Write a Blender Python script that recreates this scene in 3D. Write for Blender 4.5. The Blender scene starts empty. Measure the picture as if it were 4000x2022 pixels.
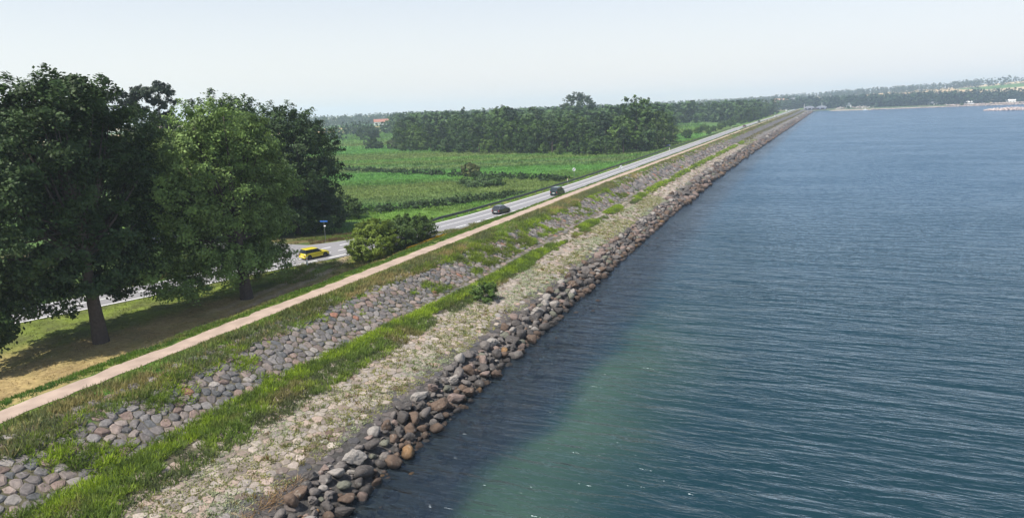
import bpy, math, random
import numpy as np
from mathutils import Vector, Matrix
rng = np.random.default_rng(7)
random.seed(7)
S = bpy.context.scene
COL = S.collection
R = math.radians

# ------------------------------------------------------------------ camera
HC = 21.7
YAW, PITCH, ROLL = R(22.715), R(12.382), R(2.2)
fw = np.array([-math.sin(YAW)*math.cos(PITCH), math.cos(YAW)*math.cos(PITCH), -math.sin(PITCH)])
rt0 = np.array([math.cos(YAW), math.sin(YAW), 0.0]); up0 = np.cross(rt0, fw)
rt = rt0*math.cos(ROLL) - up0*math.sin(ROLL); up = rt0*math.sin(ROLL) + up0*math.cos(ROLL)
cd = bpy.data.cameras.new('camera'); cam = bpy.data.objects.new('camera', cd); COL.objects.link(cam)
cd.sensor_width = 36; cd.lens = 24; cd.clip_end = 20000; cd.clip_start = 0.5
M = Matrix(((rt[0], up[0], -fw[0], 0), (rt[1], up[1], -fw[1], 0), (rt[2], up[2], -fw[2], HC), (0, 0, 0, 1)))
cam.matrix_world = M
S.camera = cam
def project(P):                         # used only to count things from left to right in labels
    P = np.asarray(P, float) - np.array([0, 0, HC]); z = P @ fw
    return 512 + 682.7*(P @ rt)/z, 258.5 - 682.7*(P @ up)/z

# ------------------------------------------------------------------ light
SUN_AZ, SUN_EL = 150, 58                 # degrees left of +Y, elevation
w = bpy.data.worlds.new('World'); S.world = w; w.use_nodes = True
nt = w.node_tree; nt.nodes.clear()
sky = nt.nodes.new('ShaderNodeTexSky'); sky.sky_type = 'NISHITA'; sky.sun_disc = False
sky.sun_elevation = R(SUN_EL); sky.sun_rotation = R(-SUN_AZ)
sky.air_density = 1.1; sky.dust_density = 1.3; sky.ozone_density = 3.0; sky.altitude = 0
bg = nt.nodes.new('ShaderNodeBackground'); bg.inputs[1].default_value = 0.095
ow = nt.nodes.new('ShaderNodeOutputWorld')
tcw = nt.nodes.new('ShaderNodeTexCoord'); sxw = nt.nodes.new('ShaderNodeSeparateXYZ'); mrw = nt.nodes.new('ShaderNodeMapRange')
mrw.inputs[1].default_value = 0.0; mrw.inputs[2].default_value = .36; mrw.inputs[3].default_value = .80; mrw.inputs[4].default_value = .10
mxw = nt.nodes.new('ShaderNodeMix'); mxw.data_type = 'RGBA'; mxw.inputs[7].default_value = (7.4, 7.1, 6.9, 1)     # whitish summer haze low in the sky
nt.links.new(tcw.outputs['Generated'], sxw.inputs[0]); nt.links.new(sxw.outputs[2], mrw.inputs[0]); nt.links.new(mrw.outputs[0], mxw.inputs[0])
nt.links.new(sky.outputs[0], mxw.inputs[6]); nt.links.new(mxw.outputs[2], bg.inputs[0]); nt.links.new(bg.outputs[0], ow.inputs[0])
sl = bpy.data.lights.new('sun', 'SUN'); sl.energy = 4.6; sl.angle = R(0.6); sl.color = (1, .95, .87)
so = bpy.data.objects.new('sun', sl); COL.objects.link(so)
sd = Vector((-math.sin(R(SUN_AZ))*math.cos(R(SUN_EL)), math.cos(R(SUN_AZ))*math.cos(R(SUN_EL)), math.sin(R(SUN_EL))))
so.rotation_euler = sd.to_track_quat('Z', 'Y').to_euler(); so.location = (0, 0, 60)
S.view_settings.view_transform = 'Standard'; S.view_settings.look = 'None'
S.view_settings.exposure = 0.68; S.view_settings.gamma = 1
S.cycles.use_denoising = True; S.cycles.denoising_prefilter = 'ACCURATE'; S.cycles.sample_clamp_direct = 2.2
S.cycles.max_bounces = 6; S.cycles.diffuse_bounces = 2; S.cycles.transparent_max_bounces = 8
S.cycles.volume_bounces = 1

# ------------------------------------------------------------------ helpers
def tag(o, label=None, cat=None, group=None, kind=None):
    if label: o['label'] = label
    if cat: o['category'] = cat
    if group: o['group'] = group
    if kind: o['kind'] = kind
    return o
def link(o, parent=None):
    COL.objects.link(o)
    if parent is not None: o.parent = parent
    return o
def empty(name, loc, rz=0):
    o = bpy.data.objects.new(name, None); o.location = loc; o.rotation_euler = (0, 0, rz); o.empty_display_size = .3
    return link(o)
def npmesh(name, V, F, mats, smooth=False, col=None, attrs=None, midx=None):
    """V (n,3); F (m,k) array of tris/quads or list of lists"""
    V = np.asarray(V, np.float32)
    me = bpy.data.meshes.new(name)
    if isinstance(F, np.ndarray):
        m, k = F.shape
        me.vertices.add(len(V)); me.vertices.foreach_set('co', V.ravel())
        me.loops.add(m*k); me.loops.foreach_set('vertex_index', F.astype(np.int32).ravel())
        me.polygons.add(m); me.polygons.foreach_set('loop_start', np.arange(0, m*k, k, dtype=np.int32))
        me.polygons.foreach_set('loop_total', np.full(m, k, np.int32))
        me.update(calc_edges=True)
    else:
        me.from_pydata(V.tolist(), [], F); me.update()
    n = len(me.polygons)
    me.polygons.foreach_set('use_smooth', np.full(n, bool(smooth)))
    if midx is not None: me.polygons.foreach_set('material_index', np.asarray(midx, np.int32))
    if col is not None:
        a = me.color_attributes.new('Col', 'FLOAT_COLOR', 'POINT')
        c = np.ones((len(V), 4), np.float32); c[:, :3] = col; a.data.foreach_set('color', c.ravel())
    for nm, v in (attrs or {}).items():
        a = me.attributes.new(nm, 'FLOAT', 'POINT'); a.data.foreach_set('value', np.asarray(v, np.float32))
    for m_ in (mats if isinstance(mats, (list, tuple)) else [mats]): me.materials.append(m_)
    me.validate()
    return me
def obj(name, V, F, mats, parent=None, **k):
    return link(bpy.data.objects.new(name, npmesh(name, V, F, mats, **k)), parent)
class MB:
    """collects simple shapes into one mesh"""
    def __init__(s): s.V = []; s.F = []
    def add(s, V, F):
        n = len(s.V); s.V += [tuple(map(float, v)) for v in V]; s.F += [[i+n for i in f] for f in F]; return s
    def box(s, c, d, rz=0, taper=1.0):
        x, y, z = d[0]/2, d[1]/2, d[2]/2; ca, sa = math.cos(rz), math.sin(rz); V = []
        for k, t in ((-z, 1), (z, taper)):
            for a, b in ((-x, -y), (x, -y), (x, y), (-x, y)):
                a *= t; b *= t; V.append((c[0]+a*ca-b*sa, c[1]+a*sa+b*ca, c[2]+k))
        return s.add(V, [[3, 2, 1, 0], [4, 5, 6, 7], [0, 1, 5, 4], [1, 2, 6, 5], [2, 3, 7, 6], [3, 0, 4, 7]])
    def tube(s, pts, rad, n=8):
        pts = [Vector(p) for p in pts]
        if not isinstance(rad, (list, tuple)): rad = [rad]*len(pts)
        V = []; F = []
        for i, p in enumerate(pts):
            d = (pts[min(i+1, len(pts)-1)] - pts[max(i-1, 0)]).normalized()
            a = d.orthogonal().normalized() if i == 0 else (a - d*a.dot(d)).normalized()
            b = d.cross(a)
            for k in range(n):
                t = 2*math.pi*k/n; V.append(p + (a*math.cos(t) + b*math.sin(t))*rad[i])
        for i in range(len(pts)-1):
            for k in range(n):
                F.append([i*n+k, i*n+(k+1) % n, (i+1)*n+(k+1) % n, (i+1)*n+k])
        F.append(list(range(n))[::-1]); F.append([(len(pts)-1)*n+k for k in range(n)])
        return s.add(V, F)
    def build(s, name, mat, parent=None, smooth=False):
        return obj(name, np.array(s.V), s.F, mat, parent, smooth=smooth)
def hsh(a, b, k=0):
    a = a.astype(np.int64); b = b.astype(np.int64)
    h = (a*374761393 + b*668265263 + k*974634777) & 0xffffffff
    h = ((h ^ (h >> 13))*1274126177) & 0xffffffff
    return ((h ^ (h >> 16)) & 0xffff)/65535.0
def vnoise(x, y, k=0):
    x = np.asarray(x, float); y = np.asarray(y, float)
    i = np.floor(x); j = np.floor(y); u = x-i; v = y-j; u = u*u*(3-2*u); v = v*v*(3-2*v)
    return (hsh(i, j, k)*(1-u)+hsh(i+1, j, k)*u)*(1-v) + (hsh(i, j+1, k)*(1-u)+hsh(i+1, j+1, k)*u)*v
def fbm(x, y, k=0, o=4):
    s = 0; a = .5; t = 0
    for q in range(o):
        s = s + a*vnoise(x, y, k+q*17); t += a; a *= .5; x = x*2.03+5.1; y = y*2.03+1.7
    return s/t
def sm(a, b, x): t = np.clip((x-a)/(b-a), 0, 1); return t*t*(3-2*t)
def mixc(a, b, t): t = np.asarray(t)[..., None]; return np.asarray(a)*(1-t) + np.asarray(b)*t

# ------------------------------------------------------------------ materials
def newmat(name):
    m = bpy.data.materials.new(name); m.use_nodes = True; n = m.node_tree; n.nodes.clear()
    out = n.nodes.new('ShaderNodeOutputMaterial'); return m, n, out
def N(nt, t, **kw):
    n = nt.nodes.new(t)
    for k, v in kw.items():
        if k.startswith('i_'):
            key = k[2:].replace('_', ' '); n.inputs[int(key) if key.isdigit() else key].default_value = v
        else: setattr(n, k, v)
    return n
def simple(name, c, rough=.6, metal=0, spec=.5, noise=0.0, nscale=3, bump=0.0, coat=0):
    m, n, out = newmat(name); L = n.links.new
    p = N(n, 'ShaderNodeBsdfPrincipled', i_Roughness=rough, i_Metallic=metal)
    p.inputs['Specular IOR Level'].default_value = spec
    if coat: p.inputs['Coat Weight'].default_value = coat; p.inputs['Coat Roughness'].default_value = .05
    p.inputs['Base Color'].default_value = (*c, 1)
    if noise or bump:
        tc = N(n, 'ShaderNodeTexCoord'); nz = N(n, 'ShaderNodeTexNoise', i_Scale=nscale, i_Detail=6.0)
        L(tc.outputs['Object'], nz.inputs['Vector'])
        if noise:
            mr = N(n, 'ShaderNodeMapRange'); mr.inputs[3].default_value = 1-noise; mr.inputs[4].default_value = 1+noise
            L(nz.outputs[0], mr.inputs[0])
            mx = N(n, 'ShaderNodeMix', data_type='RGBA', blend_type='MULTIPLY'); mx.inputs[0].default_value = 1
            mx.inputs[6].default_value = (*c, 1); L(mr.outputs[0], mx.inputs[7]); L(mx.outputs[2], p.inputs['Base Color'])
        if bump:
            b = N(n, 'ShaderNodeBump', i_Strength=bump, i_Distance=.05); L(nz.outputs[0], b.inputs['Height']); L(b.outputs[0], p.inputs['Normal'])
    L(p.outputs[0], out.inputs[0]); return m
def leafmat(name, trans=.3, c=None, var=.35, objvar=.0):
    """foliage: colour from the mesh attribute (or c), a little light passes through"""
    m, n, out = newmat(name); L = n.links.new
    if c is None:
        a = N(n, 'ShaderNodeAttribute', attribute_name='Col'); csock = a.outputs['Color']
    else:
        a = N(n, 'ShaderNodeAttribute', attribute_name='tint')
        mr = N(n, 'ShaderNodeMapRange'); mr.inputs[3].default_value = 1-var; mr.inputs[4].default_value = 1+var
        L(a.outputs['Fac'], mr.inputs[0])
        mx = N(n, 'ShaderNodeMix', data_type='RGBA', blend_type='MULTIPLY'); mx.inputs[0].default_value = 1
        mx.inputs[6].default_value = (*c, 1); L(mr.outputs[0], mx.inputs[7]); csock = mx.outputs[2]
    if objvar:
        oi = N(n, 'ShaderNodeObjectInfo'); cr = N(n, 'ShaderNodeValToRGB')
        cr.color_ramp.elements[0].color = (.72, .78, .9, 1); cr.color_ramp.elements[1].color = (1.0+objvar*1.2, 1+objvar, .8, 1)
        L(oi.outputs['Random'], cr.inputs[0])
        m2 = N(n, 'ShaderNodeMix', data_type='RGBA', blend_type='MULTIPLY'); m2.inputs[0].default_value = 1
        L(csock, m2.inputs[6]); L(cr.outputs[0], m2.inputs[7]); csock = m2.outputs[2]
    p = N(n, 'ShaderNodeBsdfPrincipled', i_Roughness=.6); p.inputs['Specular IOR Level'].default_value = .25
    t = N(n, 'ShaderNodeBsdfTranslucent'); ms = N(n, 'ShaderNodeMixShader', i_0=trans)
    L(csock, p.inputs['Base Color']); L(csock, t.inputs[0]); L(p.outputs[0], ms.inputs[1]); L(t.outputs[0], ms.inputs[2]); L(ms.outputs[0], out.inputs[0])
    return m
def stonemat(name, c=None, scale=6, mott=.3):
    """stone: colour from attribute or c, mottled, pale lichen flecks, dark wet foot near the water"""
    m, n, out = newmat(name); L = n.links.new
    tc = N(n, 'ShaderNodeTexCoord'); geo = N(n, 'ShaderNodeNewGeometry')
    nz = N(n, 'ShaderNodeTexNoise', i_Scale=scale, i_Detail=8.0, i_Roughness=.65); L(geo.outputs['Position'], nz.inputs['Vector'])
    mr = N(n, 'ShaderNodeMapRange'); mr.inputs[1].default_value = .3; mr.inputs[2].default_value = .7
    mr.inputs[3].default_value = 1-mott; mr.inputs[4].default_value = 1+mott; L(nz.outputs[0], mr.inputs[0])
    mx = N(n, 'ShaderNodeMix', data_type='RGBA', blend_type='MULTIPLY'); mx.inputs[0].default_value = 1
    if c is None:
        a = N(n, 'ShaderNodeAttribute', attribute_name='Col'); L(a.outputs['Color'], mx.inputs[6])
    else: mx.inputs[6].default_value = (*c, 1)
    L(mr.outputs[0], mx.inputs[7])
    n2 = N(n, 'ShaderNodeTexNoise', i_Scale=scale*.5, i_Detail=5.0); L(geo.outputs['Position'], n2.inputs['Vector'])
    m2 = N(n, 'ShaderNodeMapRange'); m2.inputs[1].default_value = .6; m2.inputs[2].default_value = .72; L(n2.outputs[0], m2.inputs[0])
    lm = N(n, 'ShaderNodeMix', data_type='RGBA'); L(mx.outputs[2], lm.inputs[6]); lm.inputs[7].default_value = (.3, .29, .25, 1)
    mm = N(n, 'ShaderNodeMath', operation='MULTIPLY'); mm.inputs[1].default_value = .35; L(m2.outputs[0], mm.inputs[0]); L(mm.outputs[0], lm.inputs[0])
    sx = N(n, 'ShaderNodeSeparateXYZ'); L(geo.outputs['Position'], sx.inputs[0])
    wet = N(n, 'ShaderNodeMapRange'); wet.inputs[1].default_value = .15; wet.inputs[2].default_value = .55; wet.inputs[3].default_value = .32; wet.inputs[4].default_value = 1
    L(sx.outputs[2], wet.inputs[0])
    wm = N(n, 'ShaderNodeMix', data_type='RGBA', blend_type='MULTIPLY'); wm.inputs[0].default_value = 1; L(lm.outputs[2], wm.inputs[6]); L(wet.outputs[0], wm.inputs[7])
    p = N(n, 'ShaderNodeBsdfPrincipled', i_Roughness=.8); p.inputs['Specular IOR Level'].default_value = .3
    b = N(n, 'ShaderNodeBump', i_Strength=.5, i_Distance=.04); L(nz.outputs[0], b.inputs['Height']); L(b.outputs[0], p.inputs['Normal'])
    L(wm.outputs[2], p.inputs['Base Color']); L(p.outputs[0], out.inputs[0]); return m
def groundmat():
    """colour from attribute with fine mottling; where the attribute Stone is high, a set-stone pattern"""
    m, n, out = newmat('ground'); L = n.links.new
    geo = N(n, 'ShaderNodeNewGeometry'); a = N(n, 'ShaderNodeAttribute', attribute_name='Col'); st = N(n, 'ShaderNodeAttribute', attribute_name='Stone')
    n1 = N(n, 'ShaderNodeTexNoise', i_Scale=2.2, i_Detail=9.0, i_Roughness=.7); L(geo.outputs['Position'], n1.inputs['Vector'])
    n2 = N(n, 'ShaderNodeTexNoise', i_Scale=.35, i_Detail=6.0); L(geo.outputs['Position'], n2.inputs['Vector'])
    mr = N(n, 'ShaderNodeMapRange'); mr.inputs[1].default_value = .3; mr.inputs[2].default_value = .7; mr.inputs[3].default_value = .62; mr.inputs[4].default_value = 1.38; L(n1.outputs[0], mr.inputs[0])
    m3 = N(n, 'ShaderNodeMapRange'); m3.inputs[1].default_value = .3; m3.inputs[2].default_value = .7; m3.inputs[3].default_value = .78; m3.inputs[4].default_value = 1.22; L(n2.outputs[0], m3.inputs[0])
    mu = N(n, 'ShaderNodeMath', operation='MULTIPLY'); L(mr.outputs[0], mu.inputs[0]); L(m3.outputs[0], mu.inputs[1])
    mx = N(n, 'ShaderNodeMix', data_type='RGBA', blend_type='MULTIPLY'); mx.inputs[0].default_value = 1; L(a.outputs['Color'], mx.inputs[6]); L(mu.outputs[0], mx.inputs[7])
    vo = N(n, 'ShaderNodeTexVoronoi', i_Scale=1.7); L(geo.outputs['Position'], vo.inputs['Vector'])
    ve = N(n, 'ShaderNodeTexVoronoi', feature='DISTANCE_TO_EDGE', i_Scale=1.7); L(geo.outputs['Position'], ve.inputs['Vector'])
    cr = N(n, 'ShaderNodeValToRGB'); e = cr.color_ramp.elements
    e[0].color = (.13, .12, .12, 1); e[1].color = (.30, .25, .22, 1)
    for ps, c in ((.3, (.2, .18, .18, 1)), (.6, (.16, .17, .17, 1)), (.8, (.34, .31, .29, 1))):
        q = e.new(ps); q.color = c
    sp = N(n, 'ShaderNodeSeparateColor'); L(vo.outputs['Color'], sp.inputs[0]); L(sp.outputs[0], cr.inputs[0])
    eg = N(n, 'ShaderNodeMapRange'); eg.inputs[1].default_value = .02; eg.inputs[2].default_value = .14; eg.inputs[3].default_value = .25; eg.inputs[4].default_value = 1; L(ve.outputs[0], eg.inputs[0])
    sc = N(n, 'ShaderNodeMix', data_type='RGBA', blend_type='MULTIPLY'); sc.inputs[0].default_value = 1; L(cr.outputs[0], sc.inputs[6]); L(eg.outputs[0], sc.inputs[7])
    fin = N(n, 'ShaderNodeMix', data_type='RGBA'); L(st.outputs['Fac'], fin.inputs[0]); L(mx.outputs[2], fin.inputs[6]); L(sc.outputs[2], fin.inputs[7])
    hm = N(n, 'ShaderNodeMath', operation='MULTIPLY'); L(eg.outputs[0], hm.inputs[0]); L(st.outputs['Fac'], hm.inputs[1])
    ha = N(n, 'ShaderNodeMath', operation='ADD'); L(hm.outputs[0], ha.inputs[0]); L(n1.outputs[0], ha.inputs[1])
    b = N(n, 'ShaderNodeBump', i_Strength=.8, i_Distance=.22); L(ha.outputs[0], b.inputs['Height'])
    p = N(n, 'ShaderNodeBsdfPrincipled', i_Roughness=.9); p.inputs['Specular IOR Level'].default_value = .15
    L(fin.outputs[2], p.inputs['Base Color']); L(b.outputs[0], p.inputs['Normal']); L(p.outputs[0], out.inputs[0]); return m
def watermat():
    m, n, out = newmat('sea_water'); L = n.links.new
    geo = N(n, 'ShaderNodeNewGeometry'); a = N(n, 'ShaderNodeAttribute', attribute_name='Col'); sh = N(n, 'ShaderNodeAttribute', attribute_name='Shore')
    def wave(sx, sy, rot, det, dist):
        mp = N(n, 'ShaderNodeMapping'); mp.inputs['Scale'].default_value = (sx, sy, 1); mp.inputs['Rotation'].default_value = (0, 0, rot)
        L(geo.outputs['Position'], mp.inputs['Vector'])
        t = N(n, 'ShaderNodeTexNoise', i_Scale=1.0, i_Detail=det, i_Roughness=.55, i_Distortion=dist); L(mp.outputs[0], t.inputs['Vector']); return t.outputs[0]
    w1 = wave(.11, .50, R(8), 2.0, .35); w2 = wave(.36, 1.5, R(-9), 3.0, .4); w3 = wave(1.9, 4.2, R(4), 3.0, .3); w4 = wave(.02, .05, R(10), 2.0, .0)
    def mul(s, v):
        q = N(n, 'ShaderNodeMath', operation='MULTIPLY'); q.inputs[1].default_value = v; L(s, q.inputs[0]); return q.outputs[0]
    def add(x, y):
        q = N(n, 'ShaderNodeMath', operation='ADD'); L(x, q.inputs[0]); L(y, q.inputs[1]); return q.outputs[0]
    h = add(add(mul(w1, 1.15), mul(w2, .66)), mul(w3, .07))
    amp = N(n, 'ShaderNodeMapRange'); amp.inputs[1].default_value = .35; amp.inputs[2].default_value = .65; amp.inputs[3].default_value = .75; amp.inputs[4].default_value = 1.2; L(w4, amp.inputs[0])
    hh = N(n, 'ShaderNodeMath', operation='MULTIPLY'); L(h, hh.inputs[0]); L(amp.outputs[0], hh.inputs[1])
    b = N(n, 'ShaderNodeBump', i_Strength=1.0, i_Distance=.55); L(hh.outputs[0], b.inputs['Height'])
    df = N(n, 'ShaderNodeBsdfDiffuse'); L(a.outputs['Color'], df.inputs[0]); L(b.outputs[0], df.inputs['Normal'])
    tr = N(n, 'ShaderNodeBsdfTransparent'); tr.inputs[0].default_value = (.62, .72, .72, 1)
    m1 = N(n, 'ShaderNodeMixShader'); L(sh.outputs['Fac'], m1.inputs[0]); L(df.outputs[0], m1.inputs[1]); L(tr.outputs[0], m1.inputs[2])
    gl = N(n, 'ShaderNodeBsdfGlossy', i_Roughness=.14); L(b.outputs[0], gl.inputs['Normal']); gl.inputs[0].default_value = (.75, .88, 1, 1)
    fr = N(n, 'ShaderNodeFresnel', i_IOR=1.33); L(b.outputs[0], fr.inputs['Normal'])
    m2 = N(n, 'ShaderNodeMixShader'); L(fr.outputs[0], m2.inputs[0]); L(m1.outputs[0], m2.inputs[1]); L(gl.outputs[0], m2.inputs[2])
    L(m2.outputs[0], out.inputs[0]); return m
MAT = {}
MAT['ground'] = groundmat(); MAT['water'] = watermat()
MAT['grass'] = leafmat('grass_blades', .42)
MAT['stone'] = stonemat('set_stone', None, 5, .28)
MAT['asphalt'] = simple('asphalt', (.20, .195, .20), .85, noise=.14, nscale=1.3, bump=.15)
MAT['mark'] = simple('road_paint', (.72, .72, .70), .7, noise=.1, nscale=4)
MAT['path'] = simple('path_gravel', (.33, .255, .205), .95, spec=.1, noise=.42, nscale=.9, bump=.6)
MAT['bark'] = simple('bark', (.075, .06, .05), .95, spec=.1, noise=.5, nscale=5, bump=.8)
MAT['black'] = simple('black_rubber', (.02, .02, .02), .8)
MAT['glass'] = simple('car_glass', (.02, .025, .03), .06, spec=.8)
MAT['rim'] = simple('dark_alloy', (.06, .06, .065), .35, metal=.6)
MAT['steel'] = simple('galvanised_steel', (.20, .215, .21), .55, metal=.3, noise=.2, nscale=2)
MAT['white'] = simple('white_plastic', (.78, .78, .76), .5)
MAT['red'] = simple('red_lens', (.35, .02, .02), .25)
MAT['lamp'] = simple('clear_lens', (.6, .6, .62), .1)
MAT['blue'] = simple('blue_sign', (.02, .12, .42), .5)

# ------------------------------------------------------------------ plan of the place (metres; +Y runs along the dike, the sea is +X)
def curve(pts, smooth=18):
    y = np.arange(-80, 1500.1, 2.0); p = np.array(pts, float); x = np.interp(y, p[:, 0], p[:, 1])
    k = np.exp(-.5*(np.arange(-30, 31)*2/smooth)**2); k /= k.sum()
    xs = np.convolve(np.pad(x, 30, mode='reflect', reflect_type='odd'), k, mode='valid')
    return lambda Y: np.interp(Y, y, xs)
XW = curve([(-80, -21.9), (118, -21.9), (180, -21.2), (255, -19.2), (300, -16.8), (400, -12.8), (495, -8.6), (800, 5), (1139, 19.8), (1500, 36)])      # waterline
XP = curve([(-80, -44.5), (0, -43.4), (50, -42.3), (98, -41.0), (138, -39.8), (181, -38.0), (250, -35.2), (417, -28.6), (600, -21.1), (800, -11), (1139, 2.0), (1500, 16)])   # path, sea side edge
PW = 1.75
RR = curve([(-80, -112), (0, -83.5), (20, -76), (30, -72.4), (38.7, -69.2), (45.3, -66.2), (50.8, -64.1), (55.5, -62.4), (67.7, -57.9), (75.5, -55.3), (85, -52.7), (94.8, -50.4), (106.4, -48.2), (136, -45.4), (170, -43.6), (224, -41.8), (300, -39.4), (491, -33.0), (777, -18.6), (1139, -6.0), (1437, 8)], 5)      # road, right edge line
def RW(Y): return np.interp(Y, [0, 60, 110, 200, 600], [6.6, 6.4, 5.7, 5.6, 5.6])
def RL(Y): return RR(Y) - RW(Y)
TZ = np.array([0, .05, .17, .30, .48, .52, .62, .66, .81, .93, 1.0]); ZZ = np.array([-.35, .05, 1.15, 1.6, 2.1, 2.35, 2.45, 2.65, 4.15, 4.66, 4.7])
def tfrac(X, Y): return (XW(Y)-X)/(XW(Y)-XP(Y))
def ground_z(X, Y):
    X = np.asarray(X, float); Y = np.asarray(Y, float)
    t = tfrac(X, Y); xw, xp, rr, rl = XW(Y), XP(Y), RR(Y), RL(Y)
    z = np.interp(t, TZ, ZZ)
    z = np.where(t < 0, np.maximum(-.35 - (X-xw)*.22, -3.2), z)
    drop = np.minimum(6.0, np.maximum(xp-PW-.4-rr-.8, .6))
    z = np.where(X < xp-PW-.4, 4.7-1.36*sm(0, 1, (xp-PW-.4-X)/drop), z)
    lawn = sm(2, 6, xp-PW-X)*sm(1, 4, X-rr)*(Y < 110)
    z = z - .25*lawn + .15*lawn*(fbm(X*.2, Y*.2, 5)-.5)
    fl = rl - X                                       # distance left of the road
    fz = 1.9 + .5*(fbm(X*.05, Y*.05, 9)-.5) + .25*(fbm(X*.4, Y*.4, 3)-.5)
    k = sm(2.6, 9, fl)*sm(80, 120, Y + fl*.6)
    z = np.where(fl > 0, 3.34*(1-k) + fz*k, z)
    return z
GR = {k: np.array(v) for k, v in dict(lime=(.11, .19, .022), green=(.06, .135, .02), deep=(.035, .085, .018), olive=(.095, .11, .032), straw=(.25, .18, .075), brown=(.15, .10, .05),
      tan=(.30, .22, .10), soil=(.10, .085, .065), sage=(.33, .37, .22), emerald=(.065, .175, .035), reed=(.06, .10, .045), wheat=(.42, .29, .13)).items()}
FA = R(24.5)
def field_col(X, Y):
    """colours of the meadow strips: long bands lying across the view"""
    v = -X*math.sin(FA) + Y*math.cos(FA); q = X*math.cos(FA) + Y*math.sin(FA)
    v = v + 10*(fbm(q*.012, v*.012, 21)-.5) + 5*(fbm(q*.06, v*.06, 22)-.5)
    nz = fbm(X*.06, Y*.12, 23); n2 = fbm(X*.3, Y*.3, 24)
    V = np.array([60, 118, 122, 128, 132, 150, 155, 172, 176, 196, 200, 206, 212, 236, 240, 246, 250, 262, 266, 272, 276, 300, 310, 330, 336, 356, 362, 440, 450, 560, 580, 760])
    C = ['lime', 'green', 'reed', 'reed', 'lime', 'green', 'reed', 'olive', 'olive', 'olive', 'deep', 'green', 'emerald', 'emerald', 'deep', 'reed', 'olive', 'reed', 'deep', 'green', 'olive', 'green', 'olive', 'olive', 'olive', 'green', 'emerald', 'emerald', 'olive', 'green', 'deep', 'green']
    A = np.array([GR[c] for c in C]); out = np.stack([np.interp(v, V, A[:, i]) for i in range(3)], -1)
    out = mixc(out, np.array([.095, .165, .04]), .42); out = mixc(out, GR['olive'], .3*sm(.5, .75, nz)); out = out*(.72+.56*n2)[..., None]
    far = sm(760, 860, v + 60*(fbm(q*.004, v*.004, 31)-.5)*2)
    cell = vnoise(np.floor(q/170)*7.3, np.floor((v+.1*q)/90)*3.1, 40)
    fc = np.where((cell > .62)[..., None], GR['wheat'], np.where((cell > .35)[..., None], GR['green'], GR['olive']))
    return mixc(out, fc, far)
def ground_col(X, Y):
    t = tfrac(X, Y); xp, rr, rl = XP(Y), RR(Y), RL(Y)
    n1 = fbm(X*.25, Y*.12, 50); n2 = fbm(X*.8, Y*.8, 51); n3 = fbm(X*.08, Y*.05, 52)
    grass = mixc(GR['green'], GR['lime'], sm(.35, .65, n1)); grass = mixc(grass, GR['straw'], .6*sm(.55, .75, n2)); grass = mixc(grass, GR['olive'], .5*sm(.5, .7, n3))
    c = grass.copy()
    sand = np.array([.30, .25, .19]); dark = np.array([.07, .065, .06])
    c = np.where((t < 0)[..., None], mixc(np.array([.07, .06, .045]), np.array([.13, .14, .075]), sm(7, 12, X-XW(Y))*sm(60, 20, X-XW(Y))), c)
    c = np.where(((t >= 0) & (t < .2))[..., None], dark, c)  # ground under the boulders coloured dark so the gaps read as shadow
    c = np.where(((t >= .2) & (t < .49))[..., None], mixc(sand*.72, np.array([.17, .165, .10]), .8*n1), c)
    c = np.where(((t >= .46) & (t < .66))[..., None], mixc(GR['soil'], GR['olive'], .5*n1), c)
    st = (t >= .64) & (t < .80)
    c = np.where(st[..., None], mixc(GR['soil'], GR['olive'], .4*n1), c)
    # lawn between path and road: dry along the foot of the dike
    fr = np.clip((xp-PW-X)/np.maximum(xp-PW-rr, 1), 0, 1)
    lawn = (X < xp-PW) & (X > rr)
    dry = sm(.78, .38, fr + .5*(n1-.5) + .3*(n3-.5))*sm(.08, .2, fr)*sm(100, 70, Y)
    lc = mixc(mixc(np.array([.135, .175, .03]), GR['olive'], sm(.35, .7, n2)), GR['tan'], np.clip(dry*(.55+.7*n2), 0, .95))
    lc = mixc(lc, GR['tan']*.9, .8*sm(40, 26, Y)*sm(.85, .45, fr)*sm(.25, .5, n1))
    c = np.where(lawn[..., None], lc, c)
    # worn tracks leaving the road
    for yy, xx, wd in (((44, 52, 60.9, 62.9, 70.1, 72), (-52.6, -53.1, -53.6, -53.9, -56.3, -57), .5), ((44, 52, 61.4, 66.9, 72.3, 75), (-50.6, -51, -51.7, -52.5, -54.2, -55.2), .6)):
        tx = np.interp(Y, yy, xx)
        k = sm(wd, wd*.4, np.abs(X-tx)+.25*(n2-.5))*sm(45, 54, Y)*sm(78, 74, Y)*.85
        c = mixc(c, np.array([.36, .28, .19]), k)
    fl = rl - X
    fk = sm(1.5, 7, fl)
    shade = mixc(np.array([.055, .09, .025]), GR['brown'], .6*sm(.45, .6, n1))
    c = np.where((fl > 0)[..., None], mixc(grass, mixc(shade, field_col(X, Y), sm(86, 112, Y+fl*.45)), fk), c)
    c = np.where(((X <= rr) & (X >= rl))[..., None], np.array([.1, .1, .09]), c)
    stone = np.where((t >= .2) & (t < .49), .85, np.where(st, .9, 0.0))*sm(.2, .5, np.where((t >= .2) & (t < .49), .45, .5) + .9*(fbm(X*.3, Y*.1, 61)-.42))
    stone = stone*sm(120, 260, Y)
    return c, stone

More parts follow.
